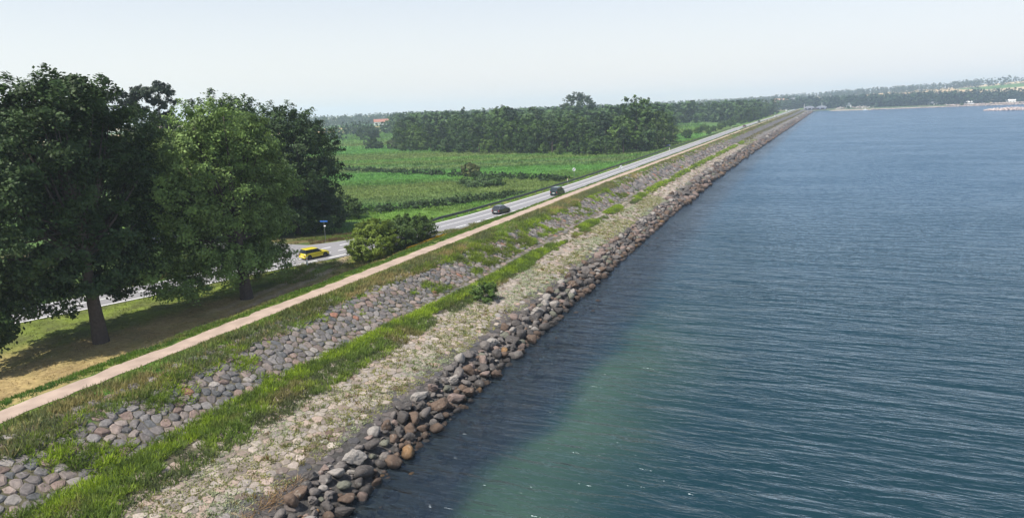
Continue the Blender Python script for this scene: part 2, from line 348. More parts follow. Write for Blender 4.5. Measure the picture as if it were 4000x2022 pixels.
# ------------------------------------------------------------------ ground
yr = np.unique(np.concatenate([np.arange(-40, 10, 5), np.arange(10, 150, 1.25), np.arange(150, 330, 3), np.arange(330, 600, 7), np.arange(600, 1260, 20)]))
def columns(Y):
    xw, xp, rr, rl = XW(Y), XP(Y), RR(Y), RL(Y)
    a = [xw+s for s in (2500, 900, 300, 120, 60, 35, 22, 15, 10, 7, 4.5, 2.5, 1.2)]
    a += list(xw-(xw-xp)*np.linspace(0, 1, 44))
    a += [xp-PW*.5, xp-PW, xp-PW-.4]
    a += list(np.linspace(xp-PW-.45, rr+.05, 22)[1:])
    a += [rr-.02, (rr+rl)/2, rl+.02, rl-.05]
    a += list(rl - np.concatenate([np.arange(.8, 12, .9), np.arange(12, 60, 2.2), np.arange(60, 420, 4.5), np.arange(420, 900, 22), np.array([950, 1050, 1200, 1400, 1700, 2200, 3000, 4200, 6000])]))
    return a
G = np.array([columns(y) for y in yr]); Yg = np.repeat(yr[:, None], G.shape[1], 1)
Zg = ground_z(G, Yg)
nr, nc = G.shape
idx = np.arange(nr*nc).reshape(nr, nc)
Fq = np.stack([idx[:-1, :-1], idx[1:, :-1], idx[1:, 1:], idx[:-1, 1:]], -1).reshape(-1, 4)
gc, gs = ground_col(G.ravel(), Yg.ravel())
tag(obj('ground', np.stack([G.ravel(), Yg.ravel(), Zg.ravel()], 1), Fq, MAT['ground'], smooth=True, col=gc, attrs={'Stone': gs}), kind='structure')

# far shore and hills
def shore_y(X): return np.interp(X, [-50, 20, 60, 100, 150, 211, 297, 500, 1200, 4000], [1185, 1183, 1172, 1160, 1172, 1196, 1222, 1290, 1500, 2100])
def hill_h(X, Y):
    D = np.hypot(X, Y); az = np.degrees(np.arctan2(X, Y))
    H = np.interp(az, [-40, -12, -4, 0, 3, 7, 10, 14.5, 20, 35], [3, 4, 7, 14, 20, 27, 32, 42, 47, 52])
    return H*sm(1380, 2500, D)*(.85+.3*fbm(X*.002, Y*.002, 71)) + 18*sm(2600, 5200, D)*fbm(X*.0008, Y*.0008, 72)
def far_z(X, Y):
    return np.clip((Y-shore_y(X))*.06, -2.5, 1.85) + hill_h(X, Y)
xs = np.concatenate([np.arange(-4200, -300, 150), np.arange(-300, 900, 14), np.arange(900, 4000, 120)])
ys = np.concatenate([np.arange(1248, 1500, 9), np.arange(1500, 2800, 26), np.arange(2800, 9000, 300)])
ysr = np.concatenate([np.arange(1120, 1248, 8), ys])
X2, Y2 = np.meshgrid(xs, ysr); keep = (X2 > 25) | (Y2 >= 1248)
Z2 = np.where((X2 < 40) & (Y2 < 1256), -3, far_z(X2, Y2))
i2 = np.arange(X2.size).reshape(X2.shape)
F2 = np.stack([i2[:-1, :-1], i2[:-1, 1:], i2[1:, 1:], i2[1:, :-1]], -1)
F2 = F2[keep[:-1, :-1]].reshape(-1, 4)
cu = np.floor((X2 + 60*fbm(X2*.004, Y2*.004, 81))/210); cv = np.floor((Y2 + .3*X2)/190)
cell = hsh(cu, cv, 82)
fc = np.where((cell > .45)[..., None], mixc(GR['wheat'], np.array([.45, .36, .22]), hsh(cu, cv, 83)), np.where((cell > .2)[..., None], GR['green'], GR['olive']))
flat = Y2 - shore_y(X2)
fc = np.where((flat < 130)[..., None], mixc(np.array([.16, .15, .07]), GR['reed'], sm(.4, .6, fbm(X2*.01, Y2*.05, 84))), fc)
fc = np.where((flat < 22)[..., None], np.array([.26, .22, .17]), fc)
tag(obj('hills', np.stack([X2.ravel(), Y2.ravel(), Z2.ravel()], 1), F2, MAT['ground'], smooth=True, col=fc.reshape(-1, 3), attrs={'Stone': np.zeros(X2.size)}), kind='structure')

# ------------------------------------------------------------------ sea
wy = np.unique(np.concatenate([np.arange(-60, 15, 8), np.arange(15, 130, 1.5), np.arange(130, 400, 8), np.arange(400, 1501, 50)]))
wo = np.concatenate([np.arange(-3.0, 45, 1.0), np.arange(46, 120, 6), np.array([140, 180, 240, 320, 450, 700, 1100, 1800, 3000, 5000])])
WX = np.array([XW(y)+wo for y in wy]); WY = np.repeat(wy[:, None], len(wo), 1); off = np.repeat(wo[None], len(wy), 0)
nz = fbm(WX*.09, WY*.06, 91); n2 = fbm(WX*.4, WY*.4, 92)
gc0 = np.interp(WY, [20, 30, 45, 60, 80], [5.0, 6.4, 8, 9.6, 11.5]); go = off + 6*(fbm(WX*.10, WY*.12, 94)-.5) - np.interp(WY, [20, 45, 75], [0, .8, 3.5]); gsh = sm(4.6, 6.8, go)*sm(17, 7, go)*sm(80, 50, WY)*(.55+.6*n2)
deep = np.array([.007, .025, .033]); blue = np.array([.020, .057, .102]); green = np.array([.055, .095, .055])
wc = mixc(mixc(deep, blue, sm(40, 220, WY)), green, .55*gsh)
wc = mixc(wc, np.array([.018, .022, .032]), .7*sm(9, 4, off)*(1-gsh))
shore = .8*sm(8.5, .5, off + 3*(nz-.5))*(.5+.6*n2)
wi = np.arange(WX.size).reshape(WX.shape)
tag(obj('sea', np.stack([WX.ravel(), WY.ravel(), np.zeros(WX.size)], 1), np.stack([wi[:-1, :-1], wi[:-1, 1:], wi[1:, 1:], wi[1:, :-1]], -1).reshape(-1, 4), MAT['water'], smooth=True, col=wc.reshape(-1, 3), attrs={'Shore': np.clip(shore, 0, 1).ravel()}), kind='structure')

# ------------------------------------------------------------------ road, path, markings
def strip(name, ya, xa, xb, z, mat, kind='structure', nx=2, jag=0.0):
    ya = np.asarray(ya, float); A = xa(ya); B = xb(ya)
    if jag:
        A = A + jag*(fbm(ya*.9, ya*0, 5)-.5)*2; B = B + jag*(fbm(ya*.9, ya*0+9, 6)-.5)*2
    cols = [A+(B-A)*k/(nx-1) for k in range(nx)]
    V = np.concatenate([np.stack([c, ya, z(c, ya) if callable(z) else np.full(len(ya), z)], 1) for c in cols]); m = len(ya)
    F = np.concatenate([np.stack([np.arange(m-1)+k*m, np.arange(m-1)+1+k*m, np.arange(m-1)+1+(k+1)*m, np.arange(m-1)+(k+1)*m], 1) for k in range(nx-1)])
    o = obj(name, V, F[:, ::-1], mat, smooth=True)
    return tag(o, kind=kind)
yy = np.concatenate([np.arange(-30, 200, 1.0), np.arange(200, 1240, 6)])
SH = lambda Y: np.interp(Y, [40, 62, 72, 84, 100, 118], [.25, .3, 1.0, 2.0, 1.5, .4])
JN = lambda Y: np.interp(Y, [60, 70, 76, 82, 88, 96], [.3, 5.5, 6.0, 3.2, 1.2, .3])
strip('road', yy, lambda Y: RR(Y)+SH(Y), lambda Y: RL(Y)-JN(Y), 3.40, MAT['asphalt'], nx=3)
strip('footpath', np.concatenate([np.arange(-30, 160, .8), np.arange(160, 1180, 5)]), lambda Y: XP(Y)+.08, lambda Y: XP(Y)-PW-.05, 4.735, MAT['path'], nx=3, jag=.34)
# side road at the junction running left
V = []; 
for k in range(9):
    x = -64.0-k*6; V += [(x, 73+.25*k*k*.4, 3.392), (x, 79+.25*k*k*.4, 3.392)]
tag(obj('side_road', np.array(V), [[2*k, 2*k+1, 2*k+3, 2*k+2] for k in range(8)], MAT['asphalt']), kind='structure')
def marks(name, xf, y0, y1, wd, dash=None):
    mb = MB(); y = y0
    while y < y1:
        ln = dash[0] if dash else min(6, y1-y); n = max(2, int(ln/1.0)+1)
        ya = np.linspace(y, y+ln, n); xa = xf(ya); sl = np.gradient(xa, ya); wv = wd*np.sqrt(1+sl**2)/2
        V = [(x+q, yv, 3.405) for x, yv, q in zip(xa, ya, wv)] + [(x-q, yv, 3.405) for x, yv, q in zip(xa, ya, wv)]
        mb.add(V, [[i, i+1, n+i+1, n+i][::-1] for i in range(n-1)]); y += (sum(dash) if dash else ln)
    return tag(mb.build(name, MAT['mark']), kind='structure')
CEN = lambda Y: (RR(Y)+RL(Y))/2
marks('edge_marking', lambda Y: RR(Y), -30, 70.5, .22)
marks('edge_dash_marking', lambda Y: RR(Y), 72.2, 122, .24, (2.6, 1.5))
marks('edge_marking', lambda Y: RR(Y), 122, 1100, .22)
marks('edge_marking', lambda Y: RL(Y)+.1, 97, 1100, .22)
marks('edge_marking', lambda Y: RL(Y)+.1, -30, 58, .22)
marks('junction_marking', lambda Y: RL(Y)-.2, 74, 97, .22, (1.5, 1.5))
marks('centre_marking', CEN, 20, 68, .2)
marks('centre_dash_marking', CEN, 69, 92, .2, (2.6, 1.2))
marks('centre_marking', CEN, 92.5, 330, .16)

# ------------------------------------------------------------------ stones set into the slopes
def clip_poly(P, p, q):
    """keep the part of polygon P nearer to p than to q"""
    mx, my = (p[0]+q[0])/2, (p[1]+q[1])/2; nx, ny = q[0]-p[0], q[1]-p[1]; out = []
    for i in range(len(P)):
        a = P[i]; b = P[(i+1) % len(P)]
        da = (a[0]-mx)*nx+(a[1]-my)*ny; db = (b[0]-mx)*nx+(b[1]-my)*ny
        if da <= 0: out.append(a)
        if da*db < 0:
            s = da/(da-db); out.append((a[0]+(b[0]-a[0])*s, a[1]+(b[1]-a[1])*s))
    return out
def set_stones(name, t0, t1, y0, y1, size, dome, palette, keepf, seed, sxy=1.0):
    r = random.Random(seed); V = []; F = []; C = []
    ny = int((y1-y0)/(size*sxy)); grid = {}
    for j in range(ny):
        y = y0+(j+.5)*size*sxy; wid = float(XW(y)-XP(y))*(t1-t0); nx = max(1, int(wid/size))
        x0 = float(XW(y)) - t0*float(XW(y)-XP(y))
        for i in range(nx):
            grid[(i, j)] = (x0-(i+.5+.5*(j % 2)*.9+r.uniform(-.42, .42))*size, y+r.uniform(-.42, .42)*size*sxy)
    pts = np.array(list(grid.values())); kp = keepf(pts[:, 0], pts[:, 1]); zz = ground_z(pts[:, 0], pts[:, 1]); e = .05
    gx = (ground_z(pts[:, 0]+.4, pts[:, 1])-ground_z(pts[:, 0]-.4, pts[:, 1]))/.8
    for n, ((i, j), p) in enumerate(grid.items()):
        if not kp[n]: continue
        P = [(p[0]-size*2, p[1]-size*2), (p[0]+size*2, p[1]-size*2), (p[0]+size*2, p[1]+size*2), (p[0]-size*2, p[1]+size*2)]
        for a in (-2, -1, 0, 1, 2):
            for b in (-2, -1, 0, 1, 2):
                q = grid.get((i+a, j+b))
                if q and (a or b) and P: P = clip_poly(P, p, q)
        if len(P) < 3: continue
        P = [(x, y) for x, y in P]; cx = sum(x for x, y in P)/len(P); cy = sum(y for x, y in P)/len(P)
        # resample the outline to 9 points with rounded corners
        Q = []
        m = 9
        for k in range(m):
            an = 2*math.pi*(k+.35*math.sin(n*7.1+k*2.3))/m; dx, dy = math.cos(an), math.sin(an); best = 9
            for u in range(len(P)):
                ax, ay = P[u][0]-cx, P[u][1]-cy; bx, by = P[(u+1) % len(P)][0]-cx, P[(u+1) % len(P)][1]-cy
                den = dx*(by-ay)-dy*(bx-ax)
                if abs(den) < 1e-9: continue
                tt = (ax*(by-ay)-ay*(bx-ax))/den
                if tt > 0:
                    best = min(best, tt)
            Q.append((dx*min(best, size*.72), dy*min(best, size*.72)))
        b0 = len(V); sh = r.uniform(.93, 1.03); hgt = dome*r.uniform(.5, 1.4); tx, ty = r.uniform(-.2, .2)*(dome > .1), r.uniform(-.2, .2)*(dome > .1); zc = zz[n]; g = gx[n]
        for sc, h in ((1.0*sh, -.06), (.95*sh, hgt*.62), (.64*sh, hgt*.97)):
            for qx, qy in Q:
                jx = 1+r.uniform(-.06, .06)
                x, y = qx*sc*jx, qy*sc*jx
                V.append((cx+x, cy+y, zc+g*(x+cx-p[0])+h+tx*x*(h > 0)+ty*y*(h > 0)+r.uniform(-.02, .02)))
        V.append((cx, cy, zc+g*(cx-p[0])+hgt*r.uniform(.85, 1.05)))
        for ring in (0, 1):
            for k in range(m):
                a, b, c2, d = b0+ring*m+k, b0+ring*m+(k+1) % m, b0+(ring+1)*m+(k+1) % m, b0+(ring+1)*m+k
                F.append((a, b, c2)); F.append((a, c2, d))
        for k in range(m): F.append((b0+2*m+k, b0+2*m+(k+1) % m, b0+3*m))
        pc = palette(p[0], p[1], r); C += [pc]*(3*m+1)
    o = obj(name, np.array(V), np.array(F), MAT['stone'], smooth=False, col=np.array(C))
    return tag(o, kind='structure')
PAL_UP = [(c[0]*.69, c[1]*.665, c[2]*.645) for c in [(.20, .185, .18), (.155, .15, .15), (.25, .215, .195), (.13, .135, .14), (.27, .22, .195), (.22, .21, .205), (.17, .155, .15), (.30, .28, .26), (.24, .18, .155)]]
PAL_LO = [(.38, .31, .275), (.33, .30, .28), (.42, .37, .33), (.30, .285, .28), (.40, .30, .255), (.35, .33, .30), (.27, .265, .265), (.44, .40, .36)]
PAL_DK = [(.085, .08, .08), (.11, .10, .10), (.075, .075, .08), (.14, .125, .12)]
def pal_up(x, y, r):
    c = r.choice(PAL_UP); k = r.uniform(.8, 1.2)
    if r.random() < .008: return (.22, .11, .075)
    return tuple(v*k for v in c)
def pal_lo(x, y, r):
    t = float(tfrac(x, y))
    if t < .205+.03*r.random(): c = r.choice(PAL_DK)
    elif t < .26 and r.random() < .4: c = r.choice(PAL_UP)
    else: c = r.choice(PAL_LO if r.random() < .8 else PAL_UP)
    if t > .26: c = tuple(.5*v+.5*q for v, q in zip(c, (.345, .30, .255)))
    k = r.uniform(.84, 1.1)*.74
    return (c[0]*k*1.04, c[1]*k*.99, c[2]*k*.94)
set_stones('upper_stone_slope', .60, .875, 12, 150, .62, .115, pal_up, lambda x, y: np.ones(len(x), bool), 3, 1.05)
set_stones('upper_stone_slope', .60, .86, 150, 330, .9, .28, pal_up, lambda x, y: np.ones(len(x), bool), 4, 1.25)
set_stones('lower_stone_apron', .15, .52, 12, 150, .62, .045, pal_lo, lambda x, y: np.ones(len(x), bool), 5, 1.1)
set_stones('lower_stone_apron', .16, .52, 150, 330, .95, .14, pal_lo, lambda x, y: np.ones(len(x), bool), 6, 1.25)

# ------------------------------------------------------------------ label helpers
ORD = 'first second third fourth fifth sixth seventh eighth ninth tenth eleventh twelfth thirteenth fourteenth fifteenth sixteenth seventeenth eighteenth nineteenth'.split()
TENS = {20: 'twentieth', 30: 'thirtieth', 40: 'fortieth', 50: 'fiftieth'}; TN = {20: 'twenty', 30: 'thirty', 40: 'forty', 50: 'fifty'}
def ordinal(n):
    if n < 20: return ORD[n-1]
    t = n//10*10
    return TENS[t] if n % 10 == 0 else TN[t]+'-'+ORD[n % 10-1]
def number_labels(items, tail):
    """items: (object, phrase, sort key); equal phrases are told apart by counting along the key"""
    by = {}
    for o, ph, k in items: by.setdefault(ph, []).append((k, o))
    for ph, l in by.items():
        l.sort(key=lambda a: a[0])
        for i, (k, o) in enumerate(l):
            o['label'] = ph if len(l) == 1 else ordinal(i+1)+' '+ph+' '+tail

# ------------------------------------------------------------------ boulders along the waterline
def ico(sub):
    import bmesh
    bm = bmesh.new(); bmesh.ops.create_icosphere(bm, subdivisions=sub, radius=1)
    V = np.array([v.co[:] for v in bm.verts]); F = np.array([[v.index for v in f.verts] for f in bm.faces]); bm.free(); return V, F
IC = {k: ico(k) for k in (1, 2, 3)}
def boulder_shape(seed, sub=3, angular=.5):
    r = np.random.default_rng(seed); V, F = IC[sub]; D = V/np.linalg.norm(V, axis=1, keepdims=True)
    n = r.normal(size=(11, 3)); n /= np.linalg.norm(n, axis=1, keepdims=True); h = r.uniform(.62, 1.08, 11)
    q = (D @ n.T)/h; p = 13 if angular > .6 else 5
    rad = 1/np.power((np.clip(q, .02, None)**p).sum(1), 1/p)
    rad = np.clip(rad, .5, 1.35)
    W = D*rad[:, None]
    W = W*(1+.04*np.sin(W @ r.normal(size=3)*14+r.uniform(0, 6)))[:, None]; W = W*(1+.05*np.sin(W @ r.normal(size=3)*5+r.uniform(0, 6)) + .03*np.sin(W @ r.normal(size=3)*9))[:, None]
    W /= np.abs(W).max(0); return W, F
BC = {'grey': (.115, .101, .092), 'dark grey': (.066, .058, .053), 'brown': (.098, .067, .048), 'ochre': (.17, .10, .046), 'pale grey': (.215, .195, .175), 'pinkish': (.16, .118, .10), 'greenish grey': (.105, .105, .08)}
BM = {k: stonemat('stone_'+k.replace(' ', '_'), c, 7, .32) for k, c in BC.items()}
BSH = []
for i in range(16):
    W, F = boulder_shape(100+i, 3, .9 if i % 2 == 0 else .4)
    BSH.append(npmesh('boulder', W, F, BM['grey'], smooth=(i % 2 != 0)))
BSH_ANG = [i for i in range(16) if i % 2 == 0]
blist = []; cellm = {}
def near(x, y, r):
    i, j = int(x//2), int(y//2)
    for a in (-1, 0, 1):
        for b in (-1, 0, 1):
            for (px, py, pr) in cellm.get((i+a, j+b), ()):
                if (px-x)**2+(py-y)**2 < (.80*(r+pr))**2: return True
    return False
def put(x, y, r, c=None, f=1.0):
    cellm.setdefault((int(x//2), int(y//2)), []).append((x, y, r)); blist.append([x, y, r, c, f])
for sp in ((-24.3, 31.6, .66, 'pale grey', 1), (-22.3, 34.8, .64, 'ochre', 1), (-20.9, 32.8, .34, 'ochre', .55), (-21.3, 30.6, .3, 'brown', .5), (-21.0, 27.6, .25, 'pinkish', .45)): put(*sp)
rb = random.Random(11)
for rr_, tries in (((.48, .62), 420), ((.36, .48), 1800), ((.25, .36), 6000), ((.13, .24), 12000)):
    for _ in range(tries):
        y = 14 + 136*rb.random(); edge = .05*(vnoise(np.array(y*.25), np.array(0.), 3)-.5)
        u = rb.uniform(.3, 3.25+edge*12); r = rb.uniform(*rr_)
        if u > 3.2 and r > .6: continue
        x = float(XW(y))-u
        if not near(x, y, r): put(x, y, r)
for _ in range(26):                       # a few standing out in the water
    y = 16+100*rb.random(); x = float(XW(y))+rb.uniform(.6, 2.4); r = rb.uniform(.2, .34)
    if not near(x, y, r*2): put(x, y, r, None, .55)
def bcol(u):
    if u < .9: return rb.choices(['brown', 'dark grey', 'ochre', 'pinkish', 'grey'], [5, 4.5, .8, 1.6, 1.4])[0]
    if u < 2.3: return rb.choices(['grey', 'dark grey', 'brown', 'pinkish', 'pale grey', 'greenish grey', 'ochre'], [3.5, 3.8, 3.5, 2, .9, 1, .3])[0]
    return rb.choices(['grey', 'dark grey', 'pinkish', 'pale grey', 'greenish grey', 'brown'], [4, 3, 1.6, 1.6, 1, 1])[0]
vis = []
for b in blist:
    x, y, r, c, f = b; px, py = project([x, y, .6])
    b.append(1e9 if (py > 540 or px < -20) else math.hypot(x, y)/r**.5)
order = sorted([b for b in blist if b[5] < 1e9], key=lambda b: b[5]); indiv = order[:300]; rest = order[300:]
items = []
for x, y, r, c, f, _ in indiv:
    u = float(XW(y))-x; c = c or bcol(u); k = rb.randrange(16)
    o = bpy.data.objects.new('boulder', BSH[k]); link(o)
    zg = float(ground_z(x, y)); sz = rb.uniform(.72, .95)
    o.scale = (r*rb.uniform(.92, 1.3), r*rb.uniform(.85, 1.1), r*sz); o.rotation_euler = (rb.uniform(-.35, .35), rb.uniform(-.35, .35), rb.uniform(0, 6.28))
    o.location = (x, y, max(zg, -.3)+r*sz*(.52 if f == 1 else .25) + (.25*r if r > .5 else 0))
    o.material_slots[0].link = 'OBJECT'; o.material_slots[0].material = BM[c]
    size = 'large' if r > .47 else 'medium' if r > .33 else 'small'
    row = 'standing in the water' if u < -.3 else 'at the waterline' if u < .95 else 'in the middle of the bank' if u < 2.4 else 'along the top of the bank'
    shp = 'angular ' if k in BSH_ANG else 'rounded '
    o['category'] = 'boulder'; o['group'] = 'boulders along the waterline'
    items.append((o, f'{size} {shp}{c} boulder {row}', y))
number_labels(items, 'up from bottom edge')
def merged_stones(name, L, sub, label, cat=None, matc=None, kind='stuff'):
    V = []; F = []; C = []; n = 0; prot = [boulder_shape(300+i, sub, .8 if i % 2 else .4) for i in range(8)]
    for (x, y, z, r, c) in L:
        W, f = prot[rb.randrange(8)]; a = rb.uniform(0, 6.28); ca, sa = math.cos(a), math.sin(a)
        s = np.array([r*rb.uniform(.9, 1.3), r, r*rb.uniform(.7, .95)]); Q = W*s; Q = np.stack([Q[:, 0]*ca-Q[:, 1]*sa, Q[:, 0]*sa+Q[:, 1]*ca, Q[:, 2]], 1)+[x, y, z]
        V.append(Q); F.append(f+n); n += len(Q); C.append(np.tile(c, (len(Q), 1)))
    o = obj(name, np.concatenate(V), np.concatenate(F), MAT['stone'], smooth=False, col=np.concatenate(C))
    return tag(o, label, cat, kind=kind)
L = [(x, y, max(float(ground_z(x, y)), -.3)+r*.5, r, BC[bcol(float(XW(y))-x)]) for x, y, r, c, f, _ in rest]
y = 148.0
while y < 1165:
    for q in range(4):
        r = rb.uniform(.42, .85)*(1+min(y, 900)/1600); u = rb.uniform(-.3, 3.9); yy_ = y+rb.uniform(-.8, .8); x = float(XW(yy_))-u
        L.append((x, yy_, max(float(ground_z(x, yy_)), -.2)+r*.4, r, np.array(BC[bcol(u)])*.9))
    y += 1.05*(1+y/500)
merged_stones('riprap', L, 2, 'long dark line of boulders running along the waterline into the distance', 'rocks')
# stones lying on the bed under the clear shallows
L = []
for _ in range(1100):
    y = rb.uniform(16, 130); u = rb.uniform(.4, 8)**1.0; x = float(XW(y))+u; r = rb.uniform(.2, .6)
    L.append((x, y, min(float(ground_z(x, y))+r*.2, -.12-r*.8), r, np.array(rb.choice([(.14, .10, .08), (.09, .08, .075), (.2, .13, .1), (.12, .12, .1)]))))
merged_stones('seabed_stones', L, 1, 'brown stones lying under the clear shallow water', 'rocks')

# ------------------------------------------------------------------ grass and weeds
def blades(P, n, L, wd, spread, rad, col, var=.25, lean=(0, 0)):
    """n blades per clump: thin triangles fanning out of each point"""
    P = np.asarray(P, float); m = len(P); K = m*n
    p = np.repeat(P, n, 0); a = rng.uniform(0, 2*np.pi, K); q = np.sqrt(rng.uniform(0, 1, K))
    radv = np.repeat(np.broadcast_to(rad, (m,)), n); Lv = np.repeat(np.broadcast_to(L, (m,)), n)*rng.uniform(.55, 1.15, K)
    base = p + np.stack([np.cos(a)*q*radv, np.sin(a)*q*radv, -.04+0*q], 1)
    dirv = np.stack([np.cos(a)*q*spread+rng.normal(0, .18, K)+lean[0], np.sin(a)*q*spread+rng.normal(0, .18, K)+lean[1], np.ones(K)], 1)
    dirv /= np.linalg.norm(dirv, axis=1, keepdims=True); Lv = Lv*(1-.35*q)
    b = rng.uniform(0, 2*np.pi, K); wv = np.repeat(np.broadcast_to(wd, (m,)), n)*rng.uniform(.7, 1.3, K)
    side = np.stack([np.cos(b), np.sin(b), np.zeros(K)], 1)*wv[:, None]*.5
    tip = base + dirv*Lv[:, None]; mid = base + dirv*Lv[:, None]*.55
    V = np.stack([base-side*.6, base+side*.6, mid+side, tip, mid-side], 1).reshape(-1, 3)
    c = np.repeat(np.asarray(col, float), n, 0)*(1+var*(rng.uniform(-1, 1, (K, 1)))); C = np.repeat(c, 5, 0)
    i = np.arange(K)[:, None]*5
    F = np.concatenate([i+np.array([[0, 1, 2]]), i+np.array([[0, 2, 4]]), i+np.array([[4, 2, 3]])], 0)
    return V, F, C
class Turf:
    def __init__(s): s.V = []; s.F = []; s.C = []; s.n = 0
    def add(s, *a, **k):
        if len(a[0]) == 0: return
        V, F, C = blades(*a, **k); s.V.append(V); s.F.append(F+s.n); s.C.append(C); s.n += len(V)
    def build(s, name, label, cat):
        return tag(obj(name, np.concatenate(s.V), np.concatenate(s.F), MAT['grass'], col=np.concatenate(s.C)), label, cat, kind='stuff')
def scatter_t(t0, t1, y0, y1, dens):
    w_ = 20*(t1-t0); n = int(w_*(y1-y0)*dens); Y = rng.uniform(y0, y1, n); t = rng.uniform(t0, t1, n)
    X = XW(Y)-t*(XW(Y)-XP(Y)); return X, Y, t
def scatter_x(fa, fb, y0, y1, dens):
    ym = np.linspace(y0, y1, 50); wm = np.maximum(fa(ym)-fb(ym), .01).mean(); n = int(wm*(y1-y0)*dens); Y = rng.uniform(y0, y1, n)
    X = fb(Y)+(fa(Y)-fb(Y))*rng.uniform(0, 1, n); return X, Y
def P3(X, Y): return np.stack([X, Y, ground_z(X, Y)], 1)
def pick(c1, c2, t): return mixc(GR[c1] if isinstance(c1, str) else c1, GR[c2] if isinstance(c2, str) else c2, t)

GR['bright'] = np.array([.27, .37, .03]); GR['mid'] = np.array([.13, .19, .034]); GR['weed'] = np.array([.10, .12, .05]); GR['dry'] = np.array([.25, .195, .085])
# crest grass, seaward of the path
T = Turf()
for y0, y1, d, wd, n in ((12, 150, 13, .05, 12), (150, 360, 4, .12, 8)):
    X, Y, t = scatter_t(.80, .985, y0, y1, d); k = fbm(X*.5, Y*.25, 101); edge = .825+.09*(fbm(Y*.11, Y*0, 102)-.5)+.05*(k-.5)
    near_ = sm(45, 25, Y)*.035
    edge = edge - near_
    m = t > edge; X, Y, t, k = X[m], Y[m], t[m], k[m]
    k2 = fbm(X*.22, Y*.09, 103); b = pick('mid', 'olive', sm(.35, .62, k)); b = mixc(b, GR['dry'], .85*sm(.46, .62, k2)*(.45+.7*sm(.97, .86, t))); b = mixc(b, GR['weed'], .85*sm(.47, .58, fbm(X*.35, Y*.2, 104))*sm(.97, .90, t)); b = mixc(b, GR['dry'], .7*(rng.random(len(X)) < .12))
    T.add(P3(X, Y), n, .30+.75*k*sm(.995, .93, t), wd*1.2, .9, .25 if y1 < 200 else .5, b*1.5)
X, Y, t = scatter_t(.80, .985, 360, 1100, .5); T.add(P3(X, Y), 5, .6, .5, .9, 1.0, pick('olive', 'dry', fbm(X*.1, Y*.03, 99)))
T.build('crest_grass', 'rough green and straw-coloured grass along the seaward edge of the footpath', 'grass')
# berm: bright ridge and darker weeds
T = Turf()
for y0, y1, d, wd, n in ((12, 150, 16, .05, 14), (150, 360, 4, .13, 8)):
    X, Y, t = scatter_t(.44, .665, y0, y1, d); kk = fbm(X*.35, Y*.12, 111); kf = fbm(X*1.1, Y*.9, 112)
    c0 = .60 - .085*sm(40, 75, Y) + .03*(fbm(Y*.09, Y*0, 113)-.5)             # the bright ridge line
    ridge = (np.abs(t-c0) < .038+.03*(kf-.5)) & ((Y < 47) | (kk > .47))
    weeds = (t < c0-.01) & (t > c0-.16-.03*(kf-.5)) & (fbm(X*.5, Y*.3, 114) > np.interp(Y, [12, 45, 60, 150], [.34, .42, .5, .52])-.1*sm(.07, .13, c0-t)*sm(50, 40, Y))
    Xr, Yr = X[ridge], Y[ridge]; T.add(P3(Xr, Yr), int(n*2.3), .68 if y1 < 200 else .9, wd*.9, 1.25, .32, pick('bright', 'mid', sm(.42, .62, kf[ridge])), var=.4, lean=(.1, -.08))
    Xw_, Yw_ = X[weeds], Y[weeds]; kw = fbm(Xw_*.6, Yw_*.4, 115); b = pick('weed', 'mid', sm(.35, .6, kw)); b = mixc(b, GR['dry'], .55*sm(.55, .68, fbm(Xw_*.3, Yw_*.2, 116))); b = mixc(b, GR['bright'], .5*sm(.58, .7, fbm(Xw_*.8, Yw_*.6, 117)))
    T.add(P3(Xw_, Yw_), n, .3+.6*kw, wd*1.15, .8, .24, b*1.2)
X, Y, t = scatter_t(.47, .62, 360, 1100, .35); T.add(P3(X, Y), 5, .6, .5, .9, 1.0, pick('olive', 'dry', fbm(X*.1, Y*.03, 98)))
T.build('berm_grass', 'long strip of bright green feathery weeds growing along the middle of the stone slope', 'weeds')
# mounds of weeds between the upper stones
T = Turf()
for y0, y1, d, wd, n in ((12, 150, 16, .05, 14), (150, 330, 3, .14, 8)):
    X, Y, t = scatter_t(.64, .865, y0, y1, d); k = .55*fbm(X*.42, Y*.30, 121)+.45*fbm(X*.95, Y*.7, 123); k2 = fbm(X*1.6, Y*1.3, 122)
    thr = np.interp(Y, [12, 20, 26, 38, 41, 57, 62, 80, 110, 150, 330], [.60, .585, .545, .53, .69, .67, .55, .50, .51, .56, .62]) - .14*sm(.78, .85, t) + .05*(k2-.5)
    m = k > thr; X, Y, k, k2 = X[m], Y[m], k[m], k2[m]
    b = pick('bright', 'mid', sm(.4, .62, k2)); b = mixc(b, GR['olive'], .6*sm(.5, .65, fbm(X*.25, Y*.15, 124))*sm(35, 60, Y))
    T.add(P3(X, Y), int(n*1.9), .34+2.2*np.clip(k-thr[m], 0, .2), wd*.9, 1.25, .30, b, var=.4)
    X, Y, t = scatter_t(.60, .88, y0, y1, d*.32); T.add(P3(X, Y), 7, .2, wd*.9, 1.0, .13, pick('mid', 'dry', rng.uniform(0, .8, len(X))))
T.build('slope_weeds', 'mounds of bright green weeds growing between the upper stones', 'weeds')
